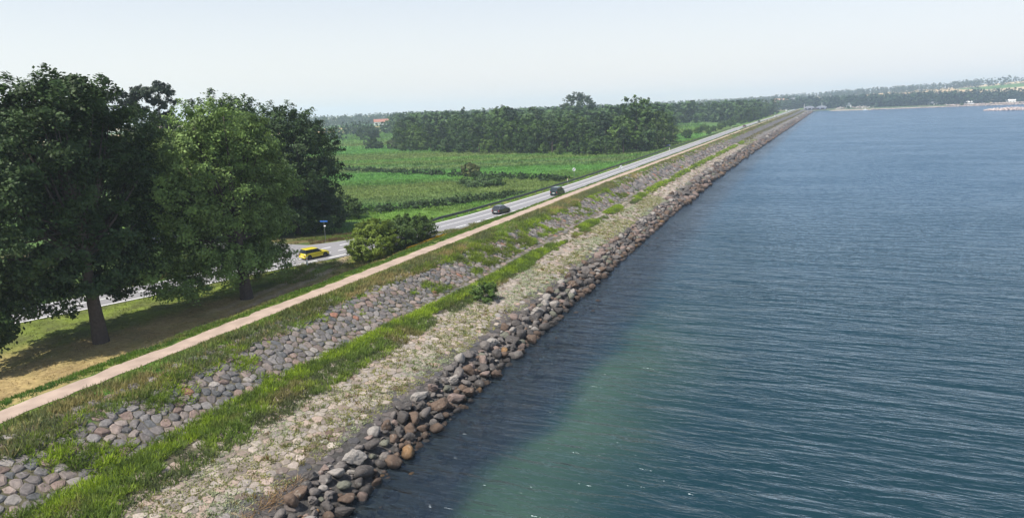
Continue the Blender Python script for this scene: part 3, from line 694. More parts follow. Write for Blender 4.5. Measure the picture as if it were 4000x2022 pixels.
# pale grey-green plants over the lower stones
T = Turf()
for y0, y1, d, wd, n in ((12, 150, 16, .055, 12), (150, 380, 4, .13, 7)):
    X, Y, t = scatter_t(.195, .47, y0, y1, d); k = fbm(X*.5, Y*.35, 131); k2 = fbm(X*1.5, Y*1.4, 132)
    thr = .37 + .12*np.clip(np.abs(t-.26)-.05, 0, 1)/.15 + .16*(k2-.5)
    m = k > thr; X, Y, t, k, k2 = X[m], Y[m], t[m], k[m], k2[m]
    b = pick('sage', np.array([.26, .26, .085]), sm(.33, .52, fbm(X*.25, Y*.15, 133))); b = mixc(b, np.array([.27, .29, .20]), .5*sm(.5, .6, k2))
    T.add(P3(X, Y), n, .14+.2*k2, wd*1.5, 1.6, .22, b*1.15)
    X, Y, t = scatter_t(.22, .46, y0, y1, d*.05); T.add(P3(X, Y), 20, .38, wd*.8, .6, .18, pick('mid', np.array([.20, .12, .05]), rng.uniform(0, 1, len(X))))
T.build('pale_seaside_plants', 'low pale grey-green plants spreading over the pinkish lower stones', 'plants')
# verge and lawn landward of the path
T = Turf()
for y0, y1, d, wd, n in ((12, 110, 15, .05, 11), (110, 360, 6, .11, 8)):
    X, Y = scatter_x(lambda Y: XP(Y)-PW-.12, lambda Y: np.maximum(XP(Y)-PW-2.6, RR(Y)+.5), y0, y1, d); k = fbm(X*.5, Y*.3, 141); dd = XP(Y)-PW-X
    m = (k > .33+.12*(dd > 1.7)); X, Y, k, dd = X[m], Y[m], k[m], dd[m]
    b = pick('green', 'lime', sm(.35, .6, k)); b = mixc(b, GR['dry'], .6*sm(.5, .66, fbm(X*.3, Y*.15, 142))*sm(.5, 1.6, dd))
    T.add(P3(X, Y), n, .14+.35*k*sm(0, .5, dd), wd, .9, .2, b)
X, Y = scatter_x(lambda Y: XP(Y)-PW-2.0, lambda Y: RR(Y)+.15, 18, 112, 7); k = fbm(X*.4, Y*.3, 143)
gc_, _ = ground_col(X, Y); T.add(P3(X, Y), 7, .09+.16*k, .06, 1.0, .25, gc_*1.25)
m = (Y > 60) & (fbm(X*.3, Y*.3, 144) > .5); T.add(P3(X[m], Y[m]), 8, .45, .045, .5, .3, pick('dry', 'lime', rng.uniform(0, 1, m.sum())))
X, Y = scatter_x(lambda Y: XP(Y)-PW-1.5, lambda Y: XP(Y)-PW-6.0, 30, 66, 3.5); m = fbm(X*.3, Y*.2, 145) > .45; X, Y = X[m], Y[m]     # dead tangle under the trees
T.add(P3(X, Y), 10, .4, .04, 1.6, .4, pick(np.array([.16, .13, .10]), 'weed', rng.uniform(0, 1, len(X))))
X, Y = scatter_x(lambda Y: XP(Y)-PW-.3, lambda Y: RR(Y)+.6, 360, 1100, .35); T.add(P3(X, Y), 5, .5, .5, .9, .9, pick('olive', 'lime', rng.uniform(0, 1, len(X))))
X, Y = scatter_x(lambda Y: RL(Y)-.3, lambda Y: RL(Y)-5.5, 96, 420, 3); k = fbm(X*.3, Y*.2, 146); T.add(P3(X, Y), 9, (.25+.4*k)*np.where(X > RL(Y)-1.6, .35, 1), .08, .9, .35, pick('lime', 'mid', k))
X, Y = scatter_x(lambda Y: RL(Y)-.4-JN(Y), lambda Y: RL(Y)-9-JN(Y), 52, 97, 6); k = fbm(X*.3, Y*.2, 147); m = k > .4; X, Y, k = X[m], Y[m], k[m]
m = ~((X < -63.5) & (Y > 72) & (Y < 80)); X, Y, k = X[m], Y[m], k[m]; T.add(P3(X, Y), 9, .35+.8*(k-.35), .055, .6, .3, pick('brown', 'mid', sm(.45, .6, fbm(X*.15, Y*.3, 148))))
T.build('verge_grass', 'mown lawn and rough roadside grass between footpath and road', 'grass')
# flowers by the big bushes
T = Turf(); n = 420; X = rng.uniform(-48.9, -47.6, n); Y = rng.uniform(79, 88.5, n); T.add(P3(X, Y), 8, .55, .05, .8, .2, pick('lime', 'bright', rng.uniform(0, 1, n)))
P = P3(X, Y); P[:, 2] += .5; T.add(P, 7, .14, .09, 2.2, .2, np.tile([.62, .40, .02], (n, 1)))
T.build('yellow_flowers', 'patch of yellow wildflowers at the seaward foot of the big roadside bushes', 'flowers')
# driftweed caught behind the boulders
T = Turf(); n = 60; Y = rng.uniform(23.6, 28.5, n); X = XW(Y)-3.9+rng.normal(0, .28, n); T.add(P3(X, Y), 14, .6, .03, 3.5, .35, np.tile([.33, .21, .10], (n, 1)))
T.build('dry_reed_litter', 'heap of dry orange reed stems washed up behind the boulders', 'reeds')
# meadow
T = Turf()
for D0, D1, n, L, wd, rad in ((95, 150, 7000, .55, .10, .6), (140, 240, 12000, .75, .2, 1.0), (230, 420, 12000, .9, .4, 1.6), (400, 800, 7000, 1.3, .9, 3.0)):
    D = np.sqrt(rng.uniform(D0**2, D1**2, n)); a = np.radians(rng.uniform(-41, -7, n)); X, Y = np.sin(a)*D, np.cos(a)*D
    m = (X < RL(Y)-4.5) & (Y > 92-.0*X); X, Y = X[m], Y[m]; c = field_col(X, Y); dark = c.sum(1) < .20; c = c*1.78
    k = fbm(X*.08, Y*.16, 151); T.add(P3(X, Y), 8, L*(.45+.9*k)*np.where(dark, 1.7, 1.0), wd, .8, rad, c*1.05, var=.35)
T.build('meadow_grass', 'reeds and tall grass in long strips across the meadow', 'grass')

# ------------------------------------------------------------------ trees
def leaf_quads(P, Nrm, s, r, asp=.62):
    K = len(P); n = Nrm + r.normal(0, .45, (K, 3)); n /= np.linalg.norm(n, axis=1, keepdims=True)
    a = np.cross(n, r.normal(size=(K, 3))); a /= np.linalg.norm(a, axis=1, keepdims=True)+1e-9; b = np.cross(n, a)
    sv = (s*r.uniform(.65, 1.25, K))[:, None]; a = a*sv; b = b*sv*asp
    V = np.stack([P+a, P+b, P-a, P-b], 1).reshape(-1, 3); return V, np.arange(K*4).reshape(K, 4)
def crown(lobes, ncl, lpc, s, r, cr=(1.0, 1.8), twig=.8, inner=.2, up=.35):
    """leaf clumps spread over a union of ellipsoid lobes; returns quads and a tint per vertex"""
    Lb = np.array(lobes, float); vol = (Lb[:, 3]*Lb[:, 4]*Lb[:, 5])**(2/3); pr = vol/vol.sum(); C = []; Dn = []
    while len(C) < ncl:
        k = r.choice(len(Lb), p=pr); d = r.normal(size=3); d /= np.linalg.norm(d)
        if d[2] < -.35 and r.random() < .45: continue
        f = r.uniform(.35, .8) if r.random() < inner else r.uniform(.82, 1.04)
        p = Lb[k, :3]+d*Lb[k, 3:]*f
        q = ((p-Lb[:, :3])/Lb[:, 3:]); q = (q**2).sum(1)**.5; q[k] = 9
        if f > .8 and q.min() < .72: continue
        C.append(p); Dn.append(d)
    C = np.array(C); Dn = np.array(Dn); K = ncl*lpc
    c = np.repeat(C, lpc, 0); dn = np.repeat(Dn, lpc, 0); rad = np.repeat(r.uniform(*cr, ncl), lpc)
    ax = Dn + np.array([0, 0, up]) + r.normal(0, .3, Dn.shape); ax /= np.linalg.norm(ax, axis=1, keepdims=True); ax = np.repeat(ax, lpc, 0)
    u = r.uniform(-.6, 1, K)**1; g = r.normal(size=(K, 3)); g[:, 2] *= .6
    w_ = np.clip(1.0-np.clip(u, 0, 1)*.75, .2, 1)
    P = c + ax*(u*rad*twig)[:, None] + g*(rad*.34*w_)[:, None]
    V, F = leaf_quads(P, dn*1.0+np.array([0, 0, .45]), s, r)
    ti = np.clip(np.repeat(r.uniform(.2, .8, ncl), lpc)+r.normal(0, .22, K), 0, 1)
    return V, F, np.repeat(ti, 4)
def trunk_mesh(h, r0, r, limbs, lean=(0, 0), top=.7):
    mb = MB(); n = 6; pts = []
    for i in range(n+1):
        t = i/n; pts.append((lean[0]*t*h + .12*math.sin(i*1.7)*t, lean[1]*t*h+.12*math.cos(i*2.1)*t, h*top*t))
    mb.tube([(0, 0, -.4)]+pts, [r0*1.45]+[r0*(1.12 if i == 0 else 1)*(1-.75*(i/n)) for i in range(n+1)], 12)
    for (x, y, z) in limbs:
        k = min(n-1, max(1, int(n*(r.uniform(.5, .85))))); p = Vector(pts[k]); q = Vector((x, y, z)); m = p.lerp(q, .5)+Vector((0, 0, -.05*(q-p).length)); rr0 = r0*(1-.75*k/n)*.5
        mb.tube([p, m, q], [rr0, rr0*.6, rr0*.18], 6)
    return mb
def big_tree(name, loc, lobes, ncl, lpc, s, col, label, seed, h, r0, group, lean=(0, 0), trans=.28, cr=(1.0, 1.9), var=.4, cat='tree', twig=.68, inner=.2, trunkmat=None):
    r = np.random.default_rng(seed); e = empty(name, loc); tag(e, label, cat, group)
    V, F, ti = crown(lobes, ncl, lpc, s, r, cr, twig, inner)
    obj('crown', V, F, leafmat(name+'_leaves', trans, col, var), e, attrs={'tint': ti})
    lim = [tuple(np.array(l[:3])+r.normal(0, .25, 3)*np.array(l[3:])) for l in lobes if l[2] > h*.33 for _ in range(2)] or [tuple(lobes[0][:3])]
    trunk_mesh(h, r0, r, lim, lean).build('trunk', trunkmat or MAT['bark'], e, smooth=True)
    return e
def lobes_of(profile, r, seed_n=16, off=(0, 0), sx=1.0, sy=1.0):
    """profile: (height, radius, dx, dy) rings of a crown, each broken into lobes around it"""
    L = []
    for (z, R_, rz, dx, dy, n) in profile:
        a0 = r.uniform(0, 6.28)
        for i in range(n):
            a = a0+2*math.pi*i/n+r.uniform(-.25, .25); q = R_*r.uniform(.5, .66); k = R_*r.uniform(.38, .52)
            if n == 1: q = 0; k = R_
            L.append((dx+off[0]+q*math.cos(a)*sx, dy+off[1]+q*math.sin(a)*sy, z+r.uniform(-.6, .6), k*sx, k*sy, rz*r.uniform(.85, 1.2)))
    return L
rt_ = np.random.default_rng(5)
GT = 'big trees between the footpath and the road'
z1 = float(ground_z(-55.6, 38.8)); z2 = float(ground_z(-53.3, 53.9)); z0 = float(ground_z(-82, 36))
p1 = [(6.2, 7.8, 1.9, -3.2, -.6, 7), (9.5, 8.6, 3.0, -3.2, .2, 8), (13, 8.6, 3.2, -3.0, .6, 8), (17, 7.8, 3.0, -2.4, .6, 7), (19.6, 5.4, 2.5, -1.6, .6, 5), (21.2, 2.6, 1.5, -1.4, .4, 1), (10.5, 6.2, 4, -2.6, .2, 1), (15, 6.4, 5, -2.6, .2, 1)]
big_tree('poplar_tree', (-55.6, 38.8, z1), lobes_of(p1, rt_, sx=.60, sy=1.16) + [(-1.4, .2, 5.0, 3.4, 4.4, 1.5), (-2.4, -8.5, 3.0, 2.0, 2.6, 1.6), (-2.8, -5.4, 3.4, 2.0, 2.4, 1.5), (-3.2, -11, 3.4, 1.8, 2.4, 1.9), (-2.6, 6.4, 4.4, 2.2, 2.8, 1.6)], 820, 175, .165, (.042, .074, .020), 'huge dark green poplar with a thick bare trunk, nearest the lower left footpath', 21, 22, .62, GT, lean=(-.02, .0), trans=.22)
p2 = [(4.3, 6.4, 1.6, -2.6, .4, 6), (7.6, 8.2, 2.8, -2.8, .8, 7), (11, 8.6, 3.0, -2.8, 1, 7), (15, 7.2, 2.6, -2.2, .8, 6), (17.8, 4.6, 2.0, -1.6, .6, 4), (8, 6.2, 3.4, -2.4, .8, 1), (12.5, 6.4, 4.5, -2.4, .8, 1)]
big_tree('poplar_tree', (-53.3, 53.9, z2), lobes_of(p2, rt_, sx=.60, sy=1.16) + [(-1.2, 0, 3.6, 3.2, 4.2, 1.3), (-1.2, 6.4, 2.6, 1.8, 2.2, 1.3), (-2.4, -6.2, 2.4, 2.0, 2.4, 1.2), (-3.0, -9.2, 5.0, 2, 2.4, 1.8)], 840, 150, .15, (.15, .225, .06), 'broad lighter grey-green poplar beside the footpath, right of the darkest tree', 22, 18, .62, GT, lean=(-.015, 0), trans=.3, var=.5)
p0 = [(5, 6.5, 2.2, -1.6, 0, 6), (9, 8.0, 3.0, -1.4, 0, 6), (14, 7.6, 3.2, -1.0, 0, 6), (18.5, 5.0, 2.6, 0, 0, 4), (12, 5.0, 7, -1.0, 0, 1)]
big_tree('poplar_tree', (-82, 36, z0), lobes_of(p0, rt_, sx=.62, sy=1.14), 430, 130, .17, (.036, .062, .016), 'dark poplar behind the road, cut off by the left edge of the photo', 23, 21, .55, GT, trans=.22)
GB = 'dark trees behind the road junction'
def tree_at(x, y, prof, ncl, lpc, s, col, label, seed, h, r0, **k):
    return big_tree(k.pop('name', 'maple_tree'), (x, y, float(ground_z(x, y))), lobes_of(prof, rt_), ncl, lpc, s, col, label, seed, h, r0, GB, **k)
def prof(h, R_, low=.12):
    return [(h*(low+.10), R_*.85, h*.12, 0, 0, 6), (h*.42, R_, h*.15, 0, 0, 7), (h*.66, R_*.93, h*.15, 0, 0, 6), (h*.85, R_*.66, h*.12, 0, 0, 4), (h*.5, R_*.62, h*.36, 0, 0, 1)]
tree_at(-83.5, 84.5, prof(23, 8.6), 480, 110, .2, (.040, .075, .018), 'tall dark maple behind the yellow car, its crown showing right of the lighter poplar', 31, 21, .45)
tree_at(-76.6, 90.6, prof(21.0, 8.8, .04), 640, 110, .2, (.038, .072, .018), 'dark maple at the junction, rightmost of the dark trees beside the open meadow', 32, 20, .42)
tree_at(-90, 76, prof(21.5, 7), 260, 90, .22, (.040, .074, .018), 'dark maple behind the gap between the two big poplars', 33, 20, .4)
tree_at(-100, 66, prof(22, 8), 260, 90, .22, (.040, .074, .018), 'dark maple hidden mostly behind the lighter poplar', 34, 20, .4)
tree_at(-79, 99, [(3, 4.2, 2.6, 0, 0, 5), (6.5, 3.2, 2, 0, 0, 4)], 150, 70, .19, (.040, .072, .018), 'rounded dark bush at the foot of the junction maples', 35, 6, .15, name='bush', cat='bush')
for i, (x, y, hh, lb) in enumerate(((-108, 93, 27, 'dark pine with bristly branches rising highest behind the poplars'), (-118, 86, 25, 'dark pine just left of the highest pine behind the poplars'))):
    lob = [(rt_.uniform(-3.5, 3.5), rt_.uniform(-3.5, 3.5), z, rt_.uniform(2, 3.2), rt_.uniform(2, 3.2), 1.1) for z in np.linspace(hh*.45, hh*.95, 16)]
    big_tree('pine_tree', (x, y, 2.2), lob, 300, 90, .2, (.022, .038, .018), lb, 41+i, hh*1.02, .35, GB, trans=.1, cr=(.7, 1.2), twig=.6)
GS = 'bushes beside the road'
gz = float(ground_z(-50.6, 78))
big_tree('bush', (-51.2, 74.6, gz), [(0, 0, 2.0, 3.0, 3.4, 2.3), (-.6, 1.8, 2.9, 2.4, 2.8, 1.9), (.3, -1.8, 1.5, 2.3, 2.5, 1.6), (-.4, .2, 3.6, 1.8, 2.2, 1.3)], 260, 110, .11, (.145, .20, .028), 'big rounded yellow-green bush between the road and the footpath', 51, 3.4, .12, GS, cr=(.45, .9), trans=.3)
big_tree('bush', (-50.4, 82.2, gz), [(0, 0, 2.2, 2.6, 4.6, 2.2), (.2, 3.2, 1.9, 2.0, 3.2, 1.7), (-.3, -2.8, 2.0, 2.4, 2.6, 1.8)], 260, 110, .12, (.07, .115, .026), 'dark green hawthorn bush right behind the yellow-green bush', 52, 3.0, .12, GS, cr=(.45, .9), trans=.25)
big_tree('bush', (-30.1, 63.6, float(ground_z(-30.1, 63.6))), [(0, 0, .8, 1.35, 1.5, 1.0), (.3, .5, .9, .9, 1.0, .9)], 90, 70, .085, (.085, .145, .03), 'small round green bush growing on the stone slope', 53, 1.2, .05, 'bushes on the stone slope', cr=(.25, .5), trans=.25)
GM = 'bushes in the meadow'
for i, (x, y, sx, hh, col, lb) in enumerate(((-91.9, 189, 2.7, 4.4, (.12, .14, .045), 'thin straw-green bush standing alone in the middle of the meadow'), (-78, 166, 5.5, 2.2, (.055, .10, .028), 'low wide dark bush at the bend of the meadow ditch'),
        (-314, 464, 8.0, 11.5, (.032, .06, .02), 'rounded dark tree alone on the far green strip of the meadow'), (-227, 340, 5, 6, (.034, .065, .02), 'small dark bush left of the wood at the far meadow edge'), (-210, 339, 6, 5.5, (.055, .075, .03), 'broad grey-green bush left of the wood at the far meadow edge'), (-81, 109, 3.2, 5.2, (.06, .10, .025), 'green bush in the meadow just right of the junction trees'))):
    big_tree('bush', (x, y, 1.8), [(0, 0, hh*.45, sx, sx, hh*.5), (sx*.4, .5, hh*.36, sx*.8, sx*.8, hh*.4)], 110, 60, .13+.0006*y, col, lb, 60+i, hh*.7, .1, GM, cr=(.5*sx/3, .9*sx/3), trans=.25)
# dark brambles along the meadow ditch
V = []; F = []; TI = []; n = 0; r = np.random.default_rng(77)
for i in range(46):
    t = i/45; x, y = -83+40*t*.62+r.normal(0, .8), 112+34*t+r.normal(0, .8)
    x = min(x, float(RL(y))-8); v, f, ti = crown([(0, 0, .6, 1.6, 1.6, .9)], 12, 26, .17, r, (.4, .7)); V.append(v+[x, y, 1.9]); F.append(f+n); TI.append(ti); n += len(v)
for i in range(70):
    t = i/69; x, y = -150+95*t+r.normal(0, 2), 208+r.normal(0, 1.5)-30*t; v, f, ti = crown([(0, 0, .5, 2.2, 1.6, .9)], 10, 18, .26, r, (.4, .7)); V.append(v+[x, y, 1.9]); F.append(f+n); TI.append(ti); n += len(v)
tag(obj('ditch_undergrowth', np.concatenate(V), np.concatenate(F), leafmat('bramble_leaves', .2, (.035, .065, .02), .4), attrs={'tint': np.concatenate(TI)}), 'dark bramble thicket lining the ditches across the meadow', 'brambles', kind='stuff')

# --- the wood: a dozen tree shapes, then individual copies
def proto(kind, seed):
    r = np.random.default_rng(seed); h = 10.0
    if kind == 'broadleaf': L = lobes_of(prof(h, 3.6, .08), r); v = crown(L, 120, 26, .30, r, (.6, 1.1)); c = (.046, .088, .020)
    elif kind == 'slender': L = lobes_of(prof(h, 2.3, .08), r); v = crown(L, 100, 24, .27, r, (.5, .9)); c = (.060, .10, .026)
    elif kind == 'pine': L = [(r.uniform(-1.2, 1.2), r.uniform(-1.2, 1.2), z, r.uniform(.9, 1.5), r.uniform(.9, 1.5), .5) for z in np.linspace(4, 9.6, 12)]; v = crown(L, 100, 24, .24, r, (.35, .6), .5); c = (.028, .052, .022)
    elif kind == 'shrubby': L = [(r.uniform(-2, 2), r.uniform(-2, 2), r.uniform(2, 6), 2.4, 2.4, 2.6) for _ in range(7)]; v = crown(L, 110, 24, .36, r, (.7, 1.3)); c = (.054, .10, .024)
    V, F, ti = v; cm = npmesh('crown', V, F, leafmat(kind+'_leaves', .2, c, .38, objvar=.32), attrs={'tint': ti})
    mb = MB(); mb.tube([(0, 0, -.3), (.1, 0, 2.5), (0, .1, h*.8)], [.22, .17, .05], 6); return cm, npmesh('trunk', np.array(mb.V), mb.F, BARKG if kind == 'slender' else MAT['bark'])
BARKG = simple('pale_bark', (.22, .21, .19), .9, noise=.3)
PR = {k: [proto(k, 500+i+sum(map(ord, k))) for i in range(n)] for k, n in (('broadleaf', 4), ('slender', 3), ('pine', 2), ('shrubby', 3))}
WORDS = {'broadleaf': 'broadleaf tree', 'slender': 'slender pale-stemmed tree', 'pine': 'dark pine', 'shrubby': 'bushy low tree'}
r = random.Random(91); witems = []
def wood_tree(kind, x, y, h, wide, phrase, group):
    cm, tm = r.choice(PR[kind]); e = empty({'broadleaf': 'broadleaf_tree', 'slender': 'birch_tree', 'pine': 'pine_tree', 'shrubby': 'bushy_tree'}[kind], (x, y, float(ground_z(x, y))-.2), r.uniform(0, 6.28))
    s = h/10; e.scale = (s*wide, s*wide, s)
    for nm, m in (('crown', cm), ('trunk', tm)):
        link(bpy.data.objects.new(nm, m), e)
    e['category'] = 'tree'; e['group'] = group; witems.append((e, phrase, project((x, y, h))[0])); return e
FRONT = lambda az: np.interp(az, [-31.6, -25.3, -15.5, -11], [374, 327, 282, 276])
placed = []
def free(x, y, d):
    for (a, b) in placed:
        if (a-x)**2+(b-y)**2 < d*d: return False
    placed.append((x, y)); return True
for row in range(9):
    az = -31.4
    while az < -6:
        D = float(FRONT(az))+row*10.5+r.uniform(-3.5, 3.5); a = R(az); x, y = math.sin(a)*D, math.cos(a)*D
        az += math.degrees((6.2 if row == 0 else 7.6)/D)*r.uniform(.8, 1.25)
        if x > float(RL(y))-(11 if row > 2 else 13): continue
        if y > 420 or not free(x, y, 5.0 if row == 0 else 6.0): continue
        if row == 0: kind = r.choice(['shrubby', 'shrubby', 'broadleaf', 'slender']); h = r.uniform(5.5, 10)
        elif row < 3: kind = r.choice(['broadleaf', 'broadleaf', 'slender', 'shrubby', 'pine']); h = r.uniform(9, 16.5)
        else: kind = r.choice(['broadleaf', 'broadleaf', 'pine', 'slender']); h = r.uniform(11, 17.5) if r.random() < .88 else r.uniform(18, 22)
        hw = 'tall ' if h > 15.5 else 'low ' if h < 8 else ''
        h *= .74+.55*float(fbm(np.array(x*.02), np.array(y*.02), 200))
        where = 'on the meadow edge of the wood' if row < 2 else 'near the front of the wood' if row < 4 else 'deep in the wood'
        if row == 0 and h < 8: hw = 'low ' if kind != 'shrubby' else ''
        wood_tree(kind, x, y, h, r.uniform(.85, 1.2), hw+WORDS[kind]+' '+where, 'trees of the wood beyond the meadow')
for i in range(70):                      # trees along the landward side of the far road
    y = 345+i*9.5+r.uniform(-3, 3); x = float(RL(y))-r.uniform(9, 24)-(4 if y < 420 else 0)
    if y < 640: h, kind = r.uniform(3, 6.5), 'shrubby'
    else: h, kind = r.uniform(8, 16), r.choice(['broadleaf', 'slender', 'broadleaf', 'shrubby'])
    if free(x, y, 4): wood_tree(kind, x, y, h, r.uniform(.9, 1.2), ('low bush' if h < 7 else 'tall '+WORDS[kind])+' along the far straight of the road', 'trees along the far road')
wt = empty('oak_tree', (-158, 520, 1.8)); tag(wt, 'huge wide-crowned oak rising high above the wood', 'tree'); pw = np.random.default_rng(8)
V, F, ti = crown([(0, 0, 20, 13, 13, 8), (-7, 0, 17, 8, 8, 5), (7, 2, 17, 8, 8, 5), (0, -3, 26, 7, 7, 4), (5, 0, 24, 6, 6, 4), (0, 0, 10, 9, 9, 7)], 330, 40, .5, pw, (1.4, 2.4)); obj('crown', V, F, leafmat('oak_leaves', .2, (.036, .064, .02), .4), wt, attrs={'tint': ti})
trunk_mesh(22, .9, pw, [(5, 2, 18), (-6, 0, 16), (0, -4, 20)]).build('trunk', MAT['bark'], wt)
number_labels(witems, 'from the left')
# --- far woods as masses
def far_wood(name, pts, label, col, seed, nq=110):
    r = np.random.default_rng(seed); pr = []
    for i in range(8):
        L = lobes_of(prof(10, 3.9, .05), r) if i < 6 else lobes_of(prof(10, 2.6, .08), r); pr.append(crown(L, nq//5, 5, .85, r, (.7, 1.2)))
    V = []; F = []; TI = []; n = 0
    for (x, y, z, h) in pts:
        v, f, ti = pr[r.integers(8)]; a = r.uniform(0, 6.28); s = h/10; wd = s*r.uniform(.9, 1.35); ca, sa = math.cos(a), math.sin(a)
        V.append(np.stack([(v[:, 0]*ca-v[:, 1]*sa)*wd+x, (v[:, 0]*sa+v[:, 1]*ca)*wd+y, v[:, 2]*s+z-.5], 1)); F.append(f+n); n += len(v); TI.append(np.clip(ti*.5+r.uniform(0, .5), 0, 1))
    return tag(obj(name, np.concatenate(V), np.concatenate(F), leafmat(name+'_leaves', .15, col, .45), attrs={'tint': np.concatenate(TI)}), label, 'woods', kind='stuff')
r2 = np.random.default_rng(55)
def region(az0, az1, D0, D1, n, h0, h1, maskf=None, zf=None, clump=None):
    out = []
    D = np.sqrt(r2.uniform(D0**2, D1**2, n)); a = np.radians(r2.uniform(az0, az1, n)); X, Y = np.sin(a)*D, np.cos(a)*D
    m = np.ones(n, bool)
    if clump is not None: m &= fbm(X*clump[0], Y*clump[0], clump[2]) > clump[1]
    if maskf is not None: m &= maskf(X, Y)
    X, Y = X[m], Y[m]; Z = (zf or ground_z)(X, Y); Hh = r2.uniform(h0, h1, len(X))
    return list(zip(X, Y, Z, Hh))
offroad = lambda X, Y: X < RL(Y)-14
pts = region(-30.5, -9.5, 430, 620, 700, 12, 20, offroad) + region(-32, -1, 640, 1000, 1300, 12, 21, offroad, clump=(.01, .36, 7)) + region(-24, -14, 400, 480, 120, 14, 18, offroad)
far_wood('woods', pts, 'green wood stretching into the haze behind the nearer trees', (.044, .085, .022), 1, 150)
zc = lambda X, Y: np.where(Y < 1248, np.full(len(X), 1.9), far_z(X, Y))
pts = region(-44, -20, 1150, 1500, 700, 13, 22, None, zc, clump=(.006, .47, 8)) + region(-44, 0, 1500, 2400, 1300, 14, 24, lambda X, Y: X < 30, zc, clump=(.004, .42, 9)) + region(-35.8, -31.5, 700, 790, 40, 9, 15) + region(-40, -36, 560, 640, 20, 9, 14)
far_wood('distant_woods', pts, 'hazy blue woods on the horizon behind the meadow', (.028, .06, .022), 2, 90)
onland = lambda X, Y: Y-shore_y(X) > 105
pts = region(-1.5, 24, 1290, 1480, 1500, 12, 22, onland, far_z, clump=(.012, .24, 10)) + region(-2, 24, 1480, 1900, 800, 11, 18, None, far_z, clump=(.007, .47, 11)) + region(-6, 24, 2150, 2600, 1300, 12, 20, None, far_z, clump=(.005, .40, 12))
far_wood('hillside_woods', pts, 'belt of trees and hedgerows on the low hills across the water', (.024, .054, .02), 3, 90)
r3 = random.Random(14)
for (x, y, h, lb) in ((226, 1222, 5, 'dark bush on the far shore near the right edge, the left one of two'), (262, 1240, 6, 'dark bush on the far shore at the right edge of the photo'), (74, 1225, 6, 'lone green bush on the far shore beside the pale rubble heaps')):
    e = wood_tree('shrubby', x, y, h, 1.3, lb, 'bushes on the far shore'); e.location.z = float(far_z(np.array(x*1.), np.array(y*1.))); e['label'] = lb; e['category'] = 'bush'

